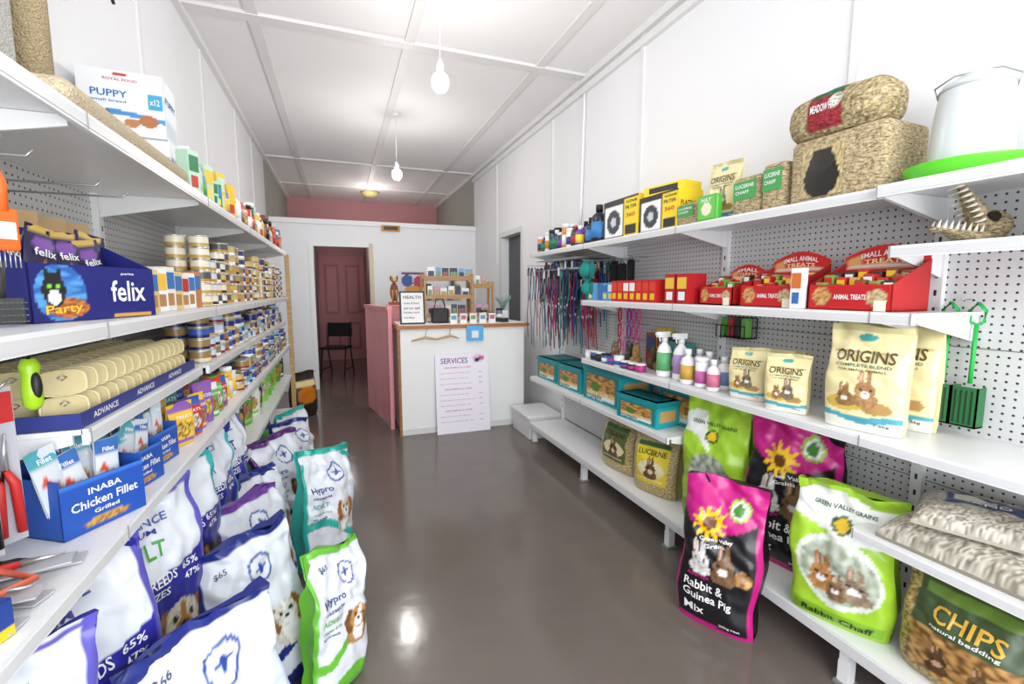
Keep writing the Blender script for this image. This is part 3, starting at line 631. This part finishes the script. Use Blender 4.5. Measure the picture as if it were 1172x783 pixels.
# ================================================================= RIGHT BASE
ZB=.191
def haybag(name,loc,rz,w,h,d,lab,seed,tt):
    bag(name,loc,rz,w,h,d,pt(HAYC,[('n',0,0,1,1,C('8F7A4E'),C('D4C08E'),34,seed),('r',.14,.2,.86,.82,lab),('e',.5,.42,.3,.14,C('E6D9B0')),('r',.14,.76,.86,.82,C('2E5A30'))]+bunny(.5,.42,.13,w/h,C('7A5A3A'),C('E0D0B0'))),[(tt,.2,.64,.6,.08,C('2A3A18')),('premium bedding',.22,.24,.56,.035,WH)],seed=seed,wr=.01,mat=FI)
haybag('hay_bedding_bag',(1.76,2.56,ZB),-84,.34,.37,.16,C('5C6A34'),2,'STRAW')
haybag('hay_bedding_bag',(1.75,2.17,ZB),-72,.30,.38,.16,C('E2C92E'),3,'LUCERNE')
LG=C('A2CE34')
bag('chaff_bag',(1.78,1.75,ZB),-76,.36,.66,.17,pt(LG,[('w',.86,.04,5,0,C('ECEEE8')),('w',.66,.07,6,1,LG),('x',.80,-.5,LG),('ne',.5,.40,.34,.19,C('C9D0C0'),C('7C8474'),14,4),('w',.16,.02,5,0,C('6FA020')),('e',.5,.72,.10,.05,C('2E5A30')),('e',.5,.72,.07,.035,C('E9C020'))]+bunny(.5,.36,.09,.55,C('8A7A6A'),WH)),[('GREEN VALLEY GRAINS',.15,.80,.7,.025,C('2E5A30')),('Chicken Feed',.15,.05,.7,.06,C('1A2A08'))],seed=4,wr=.018)
def pinkbag(name,loc,rz,w,h,d,seed,lean=0,rx=0):
    MG=C('C41C80');B0=C('19161A');a=w/h
    sh=[('w',.78,-.12,3.0,.1,B0),('x',.95,-.02,MG),('r',0,0,.04,.6,MG),('w',.03,.012,5,0,MG),('f',.40,.72,.21,.21*a,C('F5C518'),C('6A3A14')),('e',.72,.83,.13,.13*a,C('9CCB3B')),('e',.72,.83,.10,.10*a,WH),('e',.72,.83,.07,.07*a,C('4A8A30'))]
    sh+=bunny(.30,.47,.13,a,C('F0ECE8'),WH)+bunny(.60,.46,.14,a,C('8C6A4A'),C('F0ECE8'))+[('ne',.82,.42,.1,.05,C('C9A060'),C('8A5A30'),20,1)]
    bag(name,loc,rz,w,h,d,pt(MG,sh),[('Green Valley',.3,.60,.4,.03,WH,.015),('Grains',.36,.565,.24,.025,WH,.015),('Average',.14,.325,.3,.035,MG,.01),('Rabbit &',.12,.25,.5,.06,WH,.01),('Guinea Pig',.12,.17,.62,.065,WH,.01),('Mix',.14,.09,.26,.055,WH,.01),('20kg Net',.6,.05,.26,.025,WH)],seed=seed,lean=lean,rx=rx,wr=.022,back=B0)
pinkbag('rabbit_feed_bag',(1.83,1.37,ZB),-78,.38,.66,.16,5)
pinkbag('rabbit_feed_bag',(1.45,1.39,0.0),-62,.33,.60,.18,8,lean=.12)
bag('rabbit_chaff_bag',(1.695,1.055,ZB),-68,.33,.50,.18,pt(LG,[('w',.93,.03,5,0,C('F0F2EC')),('w',.70,.05,4,2,LG),('e',.5,.42,.42,.26,C('DDE2D6')),('ne',.5,.42,.38,.22,C('C8CFC0'),C('98A28C'),14,6),('e',.5,.75,.10,.055,C('2E5A30')),('e',.5,.75,.07,.04,C('E9C020'))]+bunny(.34,.38,.13,.62,C('C48A50'),WH)+bunny(.66,.36,.13,.62,C('A8927A'),WH)+bunny(.5,.31,.09,.62,C('8A6A4A'),WH)+[('r',.05,.02,.95,.12,C('86B82C'))]),[('Rabbit Chaff',.15,.045,.7,.055,C('1A2A08')),('GREEN VALLEY GRAINS',.2,.84,.6,.03,C('2E5A30'))],seed=9,wr=.026)
bag('bedding_chip_bag',(1.75,.70,ZB),-86,.34,.34,.2,pt(C('8A7A48'),[('n',0,0,1,1,C('5A4A28'),C('C2A868'),30,3),('r',.10,.12,.90,.9,C('3F5230')),('n',.10,.12,.90,.52,C('6A4A28'),C('C89858'),16,5),('r',.14,.80,.86,.88,C('6A8A3A'))]+bunny(.35,.28,.08,1,C('5A4028'),C('B09070'))+bunny(.65,.28,.08,1,C('7A5A38'),C('C0A080'))),[('CHIPS',.24,.62,.52,.13,C('E0B040'),-.03),('natural bedding',.25,.55,.5,.04,WH)],seed=11,wr=.016,nx=60,nz=60)
bag('bedding_chip_bag',(1.76,.33,ZB),-88,.34,.35,.2,pt(C('A89A6A'),[('n',0,0,1,1,C('8A7A48'),C('D2C090'),30,5),('r',.1,.2,.9,.8,C('C0A030'))]),[('STRAW',.2,.5,.6,.15,C('2A3A18'))],seed=12,wr=.016)
GT=C('B0AA9C')
pillow('cat_litter_bag',(1.78,.73,.601),-88,.38,.32,.085,pt(GT,[('n',0,0,1,1,C('756C5C'),C('D8D2C2'),70,1),('r',.15,.35,.78,.72,C('28406A')),('r',.18,.38,.40,.5,C('D8DCE0')),('r',.2,.64,.6,.70,C('C8C870'))]),[('PETTEX CRYSTALS',.22,.52,.46,.06,WH)],1,wr=.008)
pillow('cat_litter_bag',(1.77,.70,.70),-68,.34,.24,.06,pt(GT,[('n',0,0,1,1,C('756C5C'),C('D8D2C2'),70,7),('r',.2,.35,.70,.72,C('3A4A78')),('r',.25,.5,.5,.65,C('D8D4C0'))]),[('SAND',.3,.40,.3,.08,WH)],3,wr=.008)
pillow('cat_litter_bag',(1.77,.34,.601),-92,.36,.34,.10,pt(GT,[('n',0,0,1,1,C('756C5C'),C('D8D2C2'),70,4),('r',.2,.3,.85,.7,C('2A4A88'))]),[('LITTER',.3,.45,.4,.12,WH)],2,wr=.008)
# ================================================================= LEADS
m=M();q=random.Random(21)
LC=[C(x) for x in ('8E1C28','1E2E66','5A2A78','1A7A80','151515','B03A70','2A4A8A','202024','A01820','2A3A80','141820','C02838')]
def lead(x,y,z1,z0,c,c2):
    w=.012+q.random()*.012;ph=q.random()*6
    m.strap([(x+.006*math.sin(ph+k),y+w*math.sin(PI*k/6)+.004*math.sin(2*k+ph),z1-(z1-z0)*k/6) for k in range(7)],.005,c)
    m.strap([(x+.004,y,z1),(x+.006,y-w,z1-.08),(x+.006,y-w,z1-.2),(x+.004,y,z1-.3)],.005,c2)
    m.box((x-.006,y-.014,z1-.075),(x-.004,y+.014,z1-.01),q.choice([WH,BK,c]))
    m.ell((x,y,z1-.3),(.006,.006,.014),C('C8C8C8'),ME,6)
for i in range(90):
    row=i//18;y=3.04+(i%18)*.042+q.random()*.012;x=1.91-row*.065+q.random()*.015
    z1=(1.60,1.54,1.48,1.62,1.56)[row]+q.random()*.03;z0=.88+q.random()*.3
    if row>=3 and y<3.2: continue
    c=q.choice(LC);lead(x,y,z1,z0,c,c if q.random()<.7 else q.choice(LC))
for i in range(11):
    x=1.60+i*.03;lead(x,3.84+q.random()*.02,1.60,.78+q.random()*.3,q.choice(LC),q.choice(LC))
m.tube([(1.58,3.83,1.615),(1.95,3.83,1.615)],.004,C('B0B0B0'),6,m=ME)
for i in range(18):
    y=3.04+i*.042
    for z in (1.64,1.56): m.tube([(1.949,y,z),(1.63,y,z+.005)],.002,C('B0B0B0'),5,m=ME)
m.build('dog_lead_display')
m=M()
for i in range(15):
    y=2.56+(i%5)*.055;z=(1.28,1.17,1.06)[i//5];x=1.86
    c=[C('E05AA0'),C('D04A90'),C('8A3AA0'),C('F0A0C8'),C('C03040')][i%5]
    n=10;m.tube([(x,y+.02*math.cos(2*PI*k/n),z-.055+.05*math.sin(2*PI*k/n)) for k in range(n+1)],.006,c,5)
    m.tube([(1.949,y,z),(1.84,y,z)],.002,C('B0B0B0'),5,m=ME)
m.build('pet_collars')
m=M();TQ=C('2AA39A')
for (y,z,s) in ((2.93,1.54,1.2),(2.91,1.41,1.0)):
    m.ell((1.66,y,z),(.03*s,.06*s,.045*s),TQ,CAR);m.ell((1.66,y-.075*s,z),(.015,.03*s,.05*s),C('1F8A86'),CAR);m.ell((1.66,y,z+.045*s),(.012,.035*s,.02),C('1F8A86'),CAR);m.ell((1.635,y+.035*s,z+.01),(.006,.008,.008),BK)
    m.ell((1.69,y+.02,z-.04),(.015,.04*s,.05*s),C('36B5AC'),CAR)
m.tube([(1.949,2.95,1.61),(1.64,2.95,1.615)],.003,C('B0B0B0'),m=ME);m.build('plush_fish_toy')
m=M()
for (y,z,w) in ((2.70,1.50,.08),(2.80,1.52,.07),(2.60,1.52,.06)):
    m.rbox((1.80,y-w/2,z-.06),(1.83,y+w/2,z+.08),C('1A1A1E'),CAR,.012);m.tube([(1.949,y,z+.1),(1.80,y,z+.1)],.003,C('B0B0B0'),m=ME);m.tube([(1.815,y-.02,z+.08),(1.815,y,z+.105),(1.815,y+.02,z+.08)],.003,BK)
m.build('pet_harnesses')
# ================================================================= LEFT TOP SHELF
ZL=1.771
m=M();BE=C('DCC9A8')
m.rbox((-.84,1.22,ZL),(-.49,2.02,ZL+.06),BE,CAR,.028,4)
m.lathe([(.04,0),(.041,.4),(.04,1.0)],C('C9B48E'),18,(-.68,1.52,ZL+.05),CAR)
m.rbox((-.84,1.02,ZL+.061),(-.64,1.40,ZL+.75),C('D6D5D0'),CAR,.03,4)
m.rbox((-.84,1.05,ZL+1.04),(-.5,1.75,ZL+1.09),BE,CAR,.02,4)
m.tube([(-.58,1.7,ZL+1.04),(-.575,1.71,ZL+.8),(-.58,1.7,ZL+.62)],.002,WH);m.ell((-.58,1.7,ZL+.56),(.025,.025,.055),C('4A4644'),CAR);m.tube([(-.58,1.7,ZL+.5),(-.57,1.72,ZL+.44)],[.008,.004],C('3A3634'),m=CAR)
m.build('cat_scratching_tower')
def puppybox(z,rz,x,y,w=.25,d=.18,h=.21):
    BL=C('2A6FB8')
    carton('puppy_food_carton',(x,y,z),rz,w,d,h,C('F0F3F6'),[('r',.0,.0,1,.06,C('C8D4E0')),('w',.34,.05,4,0,C('4A90CC')),('w',.26,.05,4,0,WH),('r',.8,.45,.98,.7,C('3AA0C8'))]+doggy(.22,.27,.13,1.1,C('C8A070'),C('7A5030'),WH)+[('r',.42,.93,.58,.97,C('C03030')),('e',.8,.25,.12,.1,C('B07040')),('e',.6,.2,.1,.07,C('C08050'))],[('PUPPY',.15,.58,.42,.11,BL),('ROYAL FOOD',.3,.84,.4,.04,C('C03030')),('small breed',.15,.50,.4,.04,BL),('x12',.83,.52,.12,.1,WH)],n=44)
puppybox(ZL,5,-.715,2.24,h=.19);puppybox(ZL+.191,4,-.715,2.22,h=.22);puppybox(ZL,5,-.71,2.48,h=.24);puppybox(ZL,5,-.70,2.72,w=.22,h=.2)
PALL=[C(x) for x in ('E8EEE8','5AA050','F0F0F0','C03A30','F0C040','2A6A50','3A80B0','8A5A3A','E07A30','1E1E1E')]
assort('supplement_bottles',(-.54,-.66),2.86,5.0,ZL,31,(.12,.22),PALL,(0,1,3,4),face=PI/2*.8,r=(.03,.045),step=.006)
assort('coat_care_packs',(-.52,),2.1,2.8,ZL,35,(.10,.17),[C('5AA050'),C('2A7A50'),C('B8D8C0'),C('F0C040'),C('3A80B0')],(0,3),face=PI/2*.7,r=(.024,.03),step=.02)
# ================================================================= LEFT SECOND SHELF
Z2L=1.331;NB=C('1B1F6E')
m=M();W_,D_=.33,.2
m.box((-W_/2,-D_/2,0),(W_/2,-D_/2+.004,.125),NB)
for x in (-W_/2,W_/2-.004):
    v=[(x,-D_/2,0),(x,D_/2,0),(x,D_/2,.22),(x,-D_/2,.125)];v+=[(a+.004,b,c) for a,b,c in v]
    m.add(v,[(0,1,2,3),(7,6,5,4),(0,4,5,1),(2,6,7,3),(3,7,4,0),(1,5,6,2)],NB)
m.box((-W_/2,D_/2-.004,0),(W_/2,D_/2,.22),NB);m.box((-W_/2,-D_/2,0),(W_/2,D_/2,.004),NB)
m.panel(-W_/2,-D_/2-.001,0,W_,.125,pt(NB,[('ne',.20,.5,.18,.5,C('5AA0D8'),C('2A60B0'),9,1),('ne',.24,.24,.15,.18,C('D08040'),C('8A4A20'),20,2),('e',.15,.55,.08,.3,C('202020')),('e',.11,.82,.02,.1,C('202020')),('e',.19,.82,.02,.1,C('202020')),('e',.15,.42,.04,.14,WH),('e',.12,.62,.012,.05,C('80D040')),('e',.18,.62,.012,.05,C('80D040')),('r',.6,.03,.95,.08,C('D0A040'))]),[('felix',.58,.32,.32,.42,WH),('Party',.08,.08,.26,.2,C('F0C040'),.05),('purina',.68,.84,.12,.06,WH)],nx=70,nz=30)
for i in range(7):
    x=-W_/2+.03+i*.045
    m.T=Matrix.Translation((x,.02+.01*(i%2),.01))@Matrix.Rotation(math.radians(12*(i%3-1)),4,'Y');addbag(m,.085,.19+.01*(i%3),.03,pt(C('1F1A48'),[('e',.5,.8,.35,.08,C('7A4AA0')),('ne',.5,.4,.3,.2,C('C08040'),C('202020'),14,i),('r',.1,.92,.9,1,C('C9A850'))]),[('felix',.2,.66,.6,.09,WH)],seed=i,wr=.004,nx=14,nz=20)
m.T=Matrix.Identity(4);m.build('cat_treat_display_tray',(-.63,1.42,Z2L),math.radians(70))
m=M();q=random.Random(41);y=1.68
while y<2.2:
    hh=.12+.03*q.random();m.T=Matrix.Identity(4);c=q.choice([C('E8E4DC'),C('D9C080'),C('F0F0EE'),C('C97A3A')])
    for x in (-.58,-.70): sbox(m,x,y+.03,Z2L,.062,.1,hh,c,q.choice([C('B03030'),C('3A70B0'),C('F0C040'),NB]),PI/2*.85,C('B08050'))
    y+=.078
m.build('cat_food_cartons')
m=M()
for i in range(3):
    m.T=Matrix.Translation((-.79,1.60+i*.14,Z2L))@Matrix.Rotation(PI/2*.7,4,'Z');m.panel(-.06,0,0,.12,.28,pt(C('C9A87A'),[('e',.5,.3,.3,.15,C('8A5A30')),('r',.15,.6,.85,.8,C('E8E0D0'))]),nx=10,nz=14);m.box((-.06,.0005,0),(.06,.03,.28),C('C9A87A'))
m.build('dog_treat_packets')
q=random.Random(42)
def canstack(m,x0,rows,y0,y1,z,r,h,nmax,cols,q,lab):
    y=y0+r
    while y<y1:
        n=q.randint(max(1,nmax-2),nmax);cc=q.choice(cols);l2=q.choice(lab);r2=r*q.choice((1,1,.92))
        for x in range(rows):
            for k in range(n):
                if q.random()<.7: can(m,x0-x*(2*r+.002),y,z+k*h,r2,h-.0005,cc,l2,12)
                else: can(m,x0-x*(2*r+.002),y,z+k*h,r2,h-.0005,q.choice(cols),q.choice(lab),12)
        y+=2*r+.004
m=M();canstack(m,-.555,2,2.3,5.0,Z2L,.042,.05,6,[C('E4DCC8'),C('C9B06A'),C('3A3E70'),C('D0D2D8'),C('8A7A60'),C('505058'),C('B89048')],q,[C('B89A50'),C('303038'),C('8A3A30'),C('F0F0F0'),C('C08A30')]);m.build('cat_food_tins')
m=M();OR=C('E8641E')
m.rbox((-.03,-.006,0),(.03,.006,.075),OR,PA,.005);m.tube([(-.01,0,.07),(-.015,0,.12),(.0,0,.17),(.012,0,.12),(.01,0,.07)],.009,OR,8);m.box((-.022,-.01,.02),(.022,-.006,.05),WH)
for i in range(9): m.tube([(-.028+i*.007,0,0),(-.028+i*.007,0,-.03)],.0012,C('C0C0C0'),4,m=ME)
m.build('orange_grooming_brush',(-.56,1.09,1.47),math.radians(55))
m=M()
m.rbox((-.03,-.012,0),(.03,.0,.05),C('3A3A3A'),PA,.004);m.tube([(0,0,.05),(0,0,.12)],[.008,.012],C('303030'),8)
for i in range(8):
    for j in range(4): m.tube([(-.025+i*.007,-.012,.005+j*.012),(-.025+i*.007,-.03,.005+j*.012)],.0008,C('B0B0B0'),4,m=ME)
m.build('slicker_brush',(-.60,1.155,1.335),math.radians(50))
def hook(m,x0,x1,y,z): m.tube([(x0,y,z),(x1-.01,y,z),(x1,y,z+.012)],.0028,C('A8A8A8'),6,m=ME)
m=M()
for y in (1.0,1.09,1.18,1.45,1.6):
    hook(m,-.845,-.54,y,1.655)
for y in (1.05,1.2): hook(m,-.845,-.57,y,1.285);
for y in (1.00,1.07,1.14): hook(m,-.845,-.60,y,1.215)
m.build('pegboard_hooks')
m=M();YG=C('A8D820');m.lathe([(.008,0),(.016,.01),(.017,.04),(.014,.075),(.017,.09),(.011,.105)],YG,14,m=FI);m.ell((0,-.010,.05),(.010,.012,.03),BK);m.tube([(0,0,.105),(0,0,.13)],.003,BK);m.build('pet_nail_grinder',(-.60,1.215,1.155),math.radians(60))
m=M()
for i,(y,c) in enumerate(((1.00,C('B02020')),(1.07,BK),(1.14,C('C02828')))):
    m.T=Matrix.Translation((-.62,y,.905))@Matrix.Rotation(math.radians(55),4,'Z')
    m.box((-.028,.004,0),(.028,.006,.31),C('B4B4BC'));m.tube([(-.015,-.006,.02),(-.012,-.006,.12),(0,-.006,.15)],[.008,.009,.006],c,8);m.tube([(.015,-.006,.02),(.012,-.006,.12),(0,-.006,.15)],[.008,.009,.006],c,8)
    m.tube([(0,-.006,.15),(.004,-.006,.22)],[.006,.002],C('C8C8C8'),6,m=ME);m.box((-.026,.002,.24),(.026,.0038,.3),c)
m.build('nail_clippers')
# ================================================================= LEFT THIRD: foil tray packs
m=M();q=random.Random(51)
def ftray(m,lab,rim):
    n=18;pr=[(.90,.026,lab),(.96,.022,lab),(1.0,.008,lab),(1.0,.0075,rim),(1.10,.005,rim),(1.10,0,rim),(1.02,-.001,C('E9DDB4')),(.96,.001,C('CDBB86'))]
    vs=[];cs=[]
    for (k,y,c) in pr:
        for i in range(n):
            a=2*PI*i/n;cx,sz=math.cos(a),math.sin(a)
            vs.append((.040*k*math.copysign(abs(cx)**.6,cx),y,.027*k*math.copysign(abs(sz)**.6,sz)));cs.append(c)
    fs=[(k*n+i,k*n+(i+1)%n,(k+1)*n+(i+1)%n,(k+1)*n+i) for k in range(len(pr)-1) for i in range(n)]+[list(range(n)),list(range((len(pr)-1)*n,len(pr)*n))[::-1]]
    m.add(vs,fs,cs,FI,False)
    m.tube([(-.008,-.003,.012),(0,-.006,.018),(.008,-.003,.012),(0,-.003,.006),(-.008,-.003,.012)],.0015,C('C8C8C8'),4,m=ME)
for i in range(15):
    y=1.33+i*.052
    for j in range(3):
        for k in range(2):
            m.T=Matrix.Translation((-.602-j*.088,y,1.128+k*.060))@Matrix.Rotation(math.radians(38),4,'Z')@Matrix.Rotation(math.radians(-10),4,'X')
            ftray(m,q.choice([C('C0A468'),C('8A6A3C'),C('D0B87C'),C('A88850')]),C('E4D6A8'))
m.T=Matrix.Identity(4)
m.box((-.556,1.28,1.091),(-.552,2.14,1.125),C('24307E'));m.box((-.82,1.275,1.091),(-.552,1.28,1.125),C('24307E'));m.box((-.82,1.28,1.091),(-.556,2.14,1.094),C('24307E'))
for yy in (1.33,1.58,1.84):
    m.T=Matrix.Translation((-.5515,yy,1.095))@Matrix.Rotation(PI/2,4,'Z');m.text('ADVANCE',0,0,1,1,lambda a,b:(a*.13,0,.006+b*.015),WH)
m.T=Matrix.Identity(4)
m.build('dog_food_tray_packs')
BLUES=[C('2A3E90'),C('24307E'),C('6FB0D8'),C('3A5AA8'),C('C9D8E8'),C('C9B070'),C('9A7A48')];LB=[C('E8E8EC'),C('C9A850'),C('1A2260'),C('D9D0B0'),C('8A2A30')]
m=M();canstack(m,-.575,2,2.28,5.0,1.091,.042,.05,4,BLUES,q,LB);m.build('dog_food_tins')
# ================================================================= LEFT FOURTH shelf
Z4L=.861;IB=C('1F4FA8')
def inaba(name,x,y,rz,w,d,h,seed):
    m=M();q=random.Random(seed)
    m.box((-w/2,-d/2,0),(w/2,-d/2+.003,h*.85),IB);m.box((-w/2,d/2-.003,0),(w/2,d/2,h*1.1),IB)
    for s in (-w/2,w/2-.003): m.box((s,-d/2,0),(s+.003,d/2,h*.95),IB)
    m.box((-w/2,-d/2,0),(w/2,d/2,.003),IB)
    m.panel(-w/2,-d/2-.001,0,w,h*.85,pt(IB,[('ne',.5,.14,.3,.08,C('C9A050'),C('8A6030'),20,2),('r',0,.92,1,1,C('3A70C8'))]),[('INABA',.3,.70,.4,.12,WH),('Chicken Fillet',.1,.45,.8,.17,WH),('Grilled',.35,.3,.3,.08,WH)],nx=30,nz=20)
    for i in range(9):
        m.T=Matrix.Translation((-w/2+.035+i*(w-.07)/8,-d/2+.035+.03*(i%3),.01))@Matrix.Rotation(math.radians(q.uniform(-16,16)),4,'Y')
        addbag(m,.055,h*1.25+.03*q.random(),.014,pt(C('CDD3D9'),[('r',.0,.78,1,1,q.choice([C('50A0B0'),C('3A6AB0'),C('C8D8E0')])),('ne',.5,.38,.3,.22,C('D0A070'),C('9A6A40'),14,i),('e',.3,.62,.15,.05,C('D05030')),('r',.1,.05,.9,.12,C('3A6AB0'))]),[('Fillet',.25,.84,.5,.06,WH)],seed=i+seed,wr=.004,nx=12,nz=18)
    m.T=Matrix.Identity(4);return m.build(name,(x,y,Z4L),math.radians(rz))
inaba('chicken_treat_display_box',-.585,1.32,58,.18,.14,.14,1)
inaba('chicken_treat_display_box',-.59,1.52,76,.15,.14,.12,2)
inaba('chicken_treat_display_box',-.60,1.70,80,.15,.14,.12,3)
assort('treat_pouches',(-.54,-.64,-.74),1.82,2.40,Z4L,61,(.14,.19),[C('5AB040'),C('F0C030'),C('2A5AB0'),C('C03A30'),C('E8E8E8'),C('3A9AA0'),C('8A5AA8')],(4,),face=PI/2*.7,r=(.03,.04),step=.0)
m=M();canstack(m,-.535,3,2.75,5.0,Z4L,.038,.048,4,BLUES,q,LB);m.build('dog_food_tins')
assort('treat_tubs',(-.55,),2.54,2.72,Z4L,66,(.12,.17),[C('3A9AA0'),C('E0E0E0'),C('D04040'),C('F0C030')],(1,),face=PI/2)
m=M();q=random.Random(71)
for i in range(5):
    y=.92+i*.045;x=-.60
    m.T=Matrix.Translation((x,y,Z4L+.002+.02*(i%2)))@Matrix.Rotation(math.radians(q.uniform(-14,18)),4,'Z')
    m.box((-.10,-.022,0),(.10,.022,.003),C('BCBCC0'));m.tube([(-.08,-.012,.014),(0,-.01,.014),(.03,0,.014)],[.009,.011,.006],C('C02020'),8);m.tube([(-.08,.012,.014),(0,.01,.014),(.03,0,.014)],[.009,.011,.006],BK,8);m.tube([(.03,0,.014),(.09,.0,.014)],[.007,.002],C('B8B8B8'),6,m=ME)
m.T=Matrix.Identity(4);m.tube([(-.7,1.0,Z4L+.038),(-.6,1.05,Z4L+.038),(-.52,1.0,Z4L+.036),(-.56,.95,Z4L+.036),(-.66,.96,Z4L+.036)],.006,C('D86A50'),8)
m.build('pet_grooming_scissors')
carton('worming_tablet_carton',(-.55,.84,Z4L),70,.15,.05,.06,C('F0F0F0'),[('r',0,0,1,.3,C('E8C020')),('r',.5,.3,1,1,C('24408A')),('r',.55,.4,.8,.8,WH)],[('TABLETS',.05,.55,.4,.2,C('24408A'))],side=C('24408A'),n=16)
# ================================================================= LEFT BAGS
PUR=C('2E2C92');BGW=C('DCDFE6')
def advbag(loc,rz,seed,bot=None,w=.34,h=.61,col='E8791E',lean=0,ear='1E1A18',face='2A2420',ry=0):
    sh=[]
    if bot: sh+=[('w',.20,.03,4,seed,C(bot))]
    sh+=[('w',.66,.04,3.2,3.4,PUR),('w',.44,.05,3.2,3.6,C(bot) if bot else BGW),('r',.0,.955,1,.985,C(bot) if bot else C('6A62B8')),('x',.93,.0,C(bot) if bot else C('5A54B0')),('e',.2,.925,.1,.026,C('2E2C92')),('e',.2,.925,.08,.018,C('E0E4EE'))]
    sh+=doggy(.66,.36,.22,w/h,C(face),C(ear),C('B07840'))
    tx=[('ADULT',.08,.705,.5,.075,C(col)),('ALL BREEDS',.12,.59,.52,.045,WH,-.005),('ALL SIZES',.12,.535,.42,.04,WH,-.005),('65%',.70,.60,.16,.035,WH),('47%',.70,.55,.16,.03,WH),('PREMIUM',.12,.81,.42,.025,PUR),('ADVANCE',.12,.85,.55,.04,C('4A5AA0'))]
    bag('dog_food_bag',loc,rz,w,h,.17,pt(BGW,sh),tx,seed=seed,lean=lean,wr=.020,nx=56,nz=80,ry=ry)
ZD=.201
for i,(y,bot,col,rz,fc,er,ry) in enumerate(((.90,None,'E8791E',50,'2A2420','1E1A18',2),(1.22,None,'E8791E',50,'C89860','8A5A30',-3),(1.54,None,'4AA040',54,'E8DCC8','A8703A',2),(1.87,'2AA0A0','2A6AB0',58,'2A2420','6A4A30',-2),(2.20,'3AB0B8','2A6AB0',64,'C8A070','7A5030',0),(2.50,None,'4A3A90',70,'2A2420','1E1A18',0))):
    advbag((-.58,y,ZD),rz,i+1.3,bot,col=col,face=fc,ear=er,ry=ry)
def hyp(loc,rz,seed,w=.32,h=.56,d=.15,price=None,low='24307E',lean=0,fc='F0E8DC',er='A86A34',ry=0,ty='ADULT'):
    L=C(low)
    sh=[('x',.60,.5,C('C2C9D6')),('w',.34,.09,4,seed,L),('w',.27,.09,4,seed,BGW),('w',.10,.04,5,seed,L),('r',0,.0,.05,.9,L),('r',0,.96,1,1,L),('e',.60,.80,.15,.15*w/h,C('2A4A9A')),('e',.60,.80,.125,.125*w/h,BGW),('e',.60,.80,.03,.03,C('2A4A9A')),('r',.52,.788,.68,.812,C('2A4A9A'))]
    sh+=doggy(.70,.48,.19,w/h,C(fc),C(er),WH)
    tx=[('Hypro',.10,.64,.36,.06,C('2A3A80')),('PREMIUM',.12,.60,.3,.02,C('4A5A9A')),(ty,.10,.52,.28,.04,L),('chicken & rice',.10,.47,.3,.02,C('5A9A40')),('all breeds',.10,.43,.24,.02,C('4A5A9A'))]
    if price: tx.append((price,.16,.86,.13,.035,C('4A5570'),.01))
    bag('premium_dog_food_bag',loc,rz,w,h,d,pt(BGW,sh),tx,seed=seed,lean=lean,wr=.028,nx=56,nz=80,ry=ry)
hyp((-.29,1.24,0),34,2.1,w=.33,h=.60,price='$66',lean=.03,ry=-7,fc='2A2622',er='1A1614')
hyp((-.25,1.68,0),30,3.4,w=.31,h=.56,price='$65',lean=.10,ry=-9)
hyp((-.07,1.60,0),44,4.6,w=.25,h=.48,d=.12,price='$65',low='6AB83A',lean=.10,ry=8,fc='C89860',er='8A5A30')
hyp((-.33,2.04,0),45,5.2,w=.30,h=.55,lean=.1,low='6A3A90',ry=-5,ty='PUPPY')
hyp((-.12,2.40,0),42,6.9,w=.32,h=.56,low='2AA89A',lean=.14,ry=9,fc='E8DCC8')
hyp((-.36,2.42,0),50,7.7,w=.28,h=.52,lean=.1,ry=-5)
hyp((-.30,2.84,0),48,8.7,w=.31,h=.56,low='5A2A70',lean=.12,ry=-7,fc='8A6A50',er='5A3A20')
hyp((-.32,3.28,0),52,9.9,w=.30,h=.52,low='24307E',lean=.1,ry=4,fc='2A2622',er='1A1614')
hyp((-.33,3.68,0),56,11.2,w=.30,h=.50,low='2AA89A',lean=.1,ry=-4)
assort('litter_bags',(-.6,),2.7,4.9,.551,81,(.2,.25),[C('6AC03A'),C('8AD04A'),C('202020'),C('E8E8E8'),C('5A9A30')],(4,),face=PI/2*.7,r=(.06,.08),step=.03)
bag('cat_litter_sack',(-.66,3.1,ZD),80,.4,.28,.2,pt(C('D8D4CC'),[('r',.1,.3,.9,.7,C('3A9A60'))]),seed=3,nx=20,nz=20)
bag('dog_biscuit_sack',(-.42,5.5,0),40,.3,.5,.18,pt(C('2A2622'),[('e',.5,.5,.4,.2,C('D07A20')),('r',.1,.7,.9,.8,C('E8D8A0'))]),seed=5,nx=20,nz=24)
m=M();bottle(m,-.66,3.9,ZD,.12,.26,C('303030'),C('50B040'),C('50B040'),1,18);m.build('bird_seed_bucket')
# ================================================================= CAMERA
cam=bpy.data.cameras.new('camera');co=bpy.data.objects.new('camera',cam);bpy.context.collection.objects.link(co)
cam.sensor_width=36;cam.lens=525/1172*36;cam.clip_start=.05;co.location=(0,0,1.4)
co.rotation_euler=(PI/2-math.radians(6.47),0,-math.radians(20.54));bpy.context.scene.camera=co
bpy.context.scene.view_settings.view_transform='Standard'
bpy.context.scene.view_settings.exposure=0
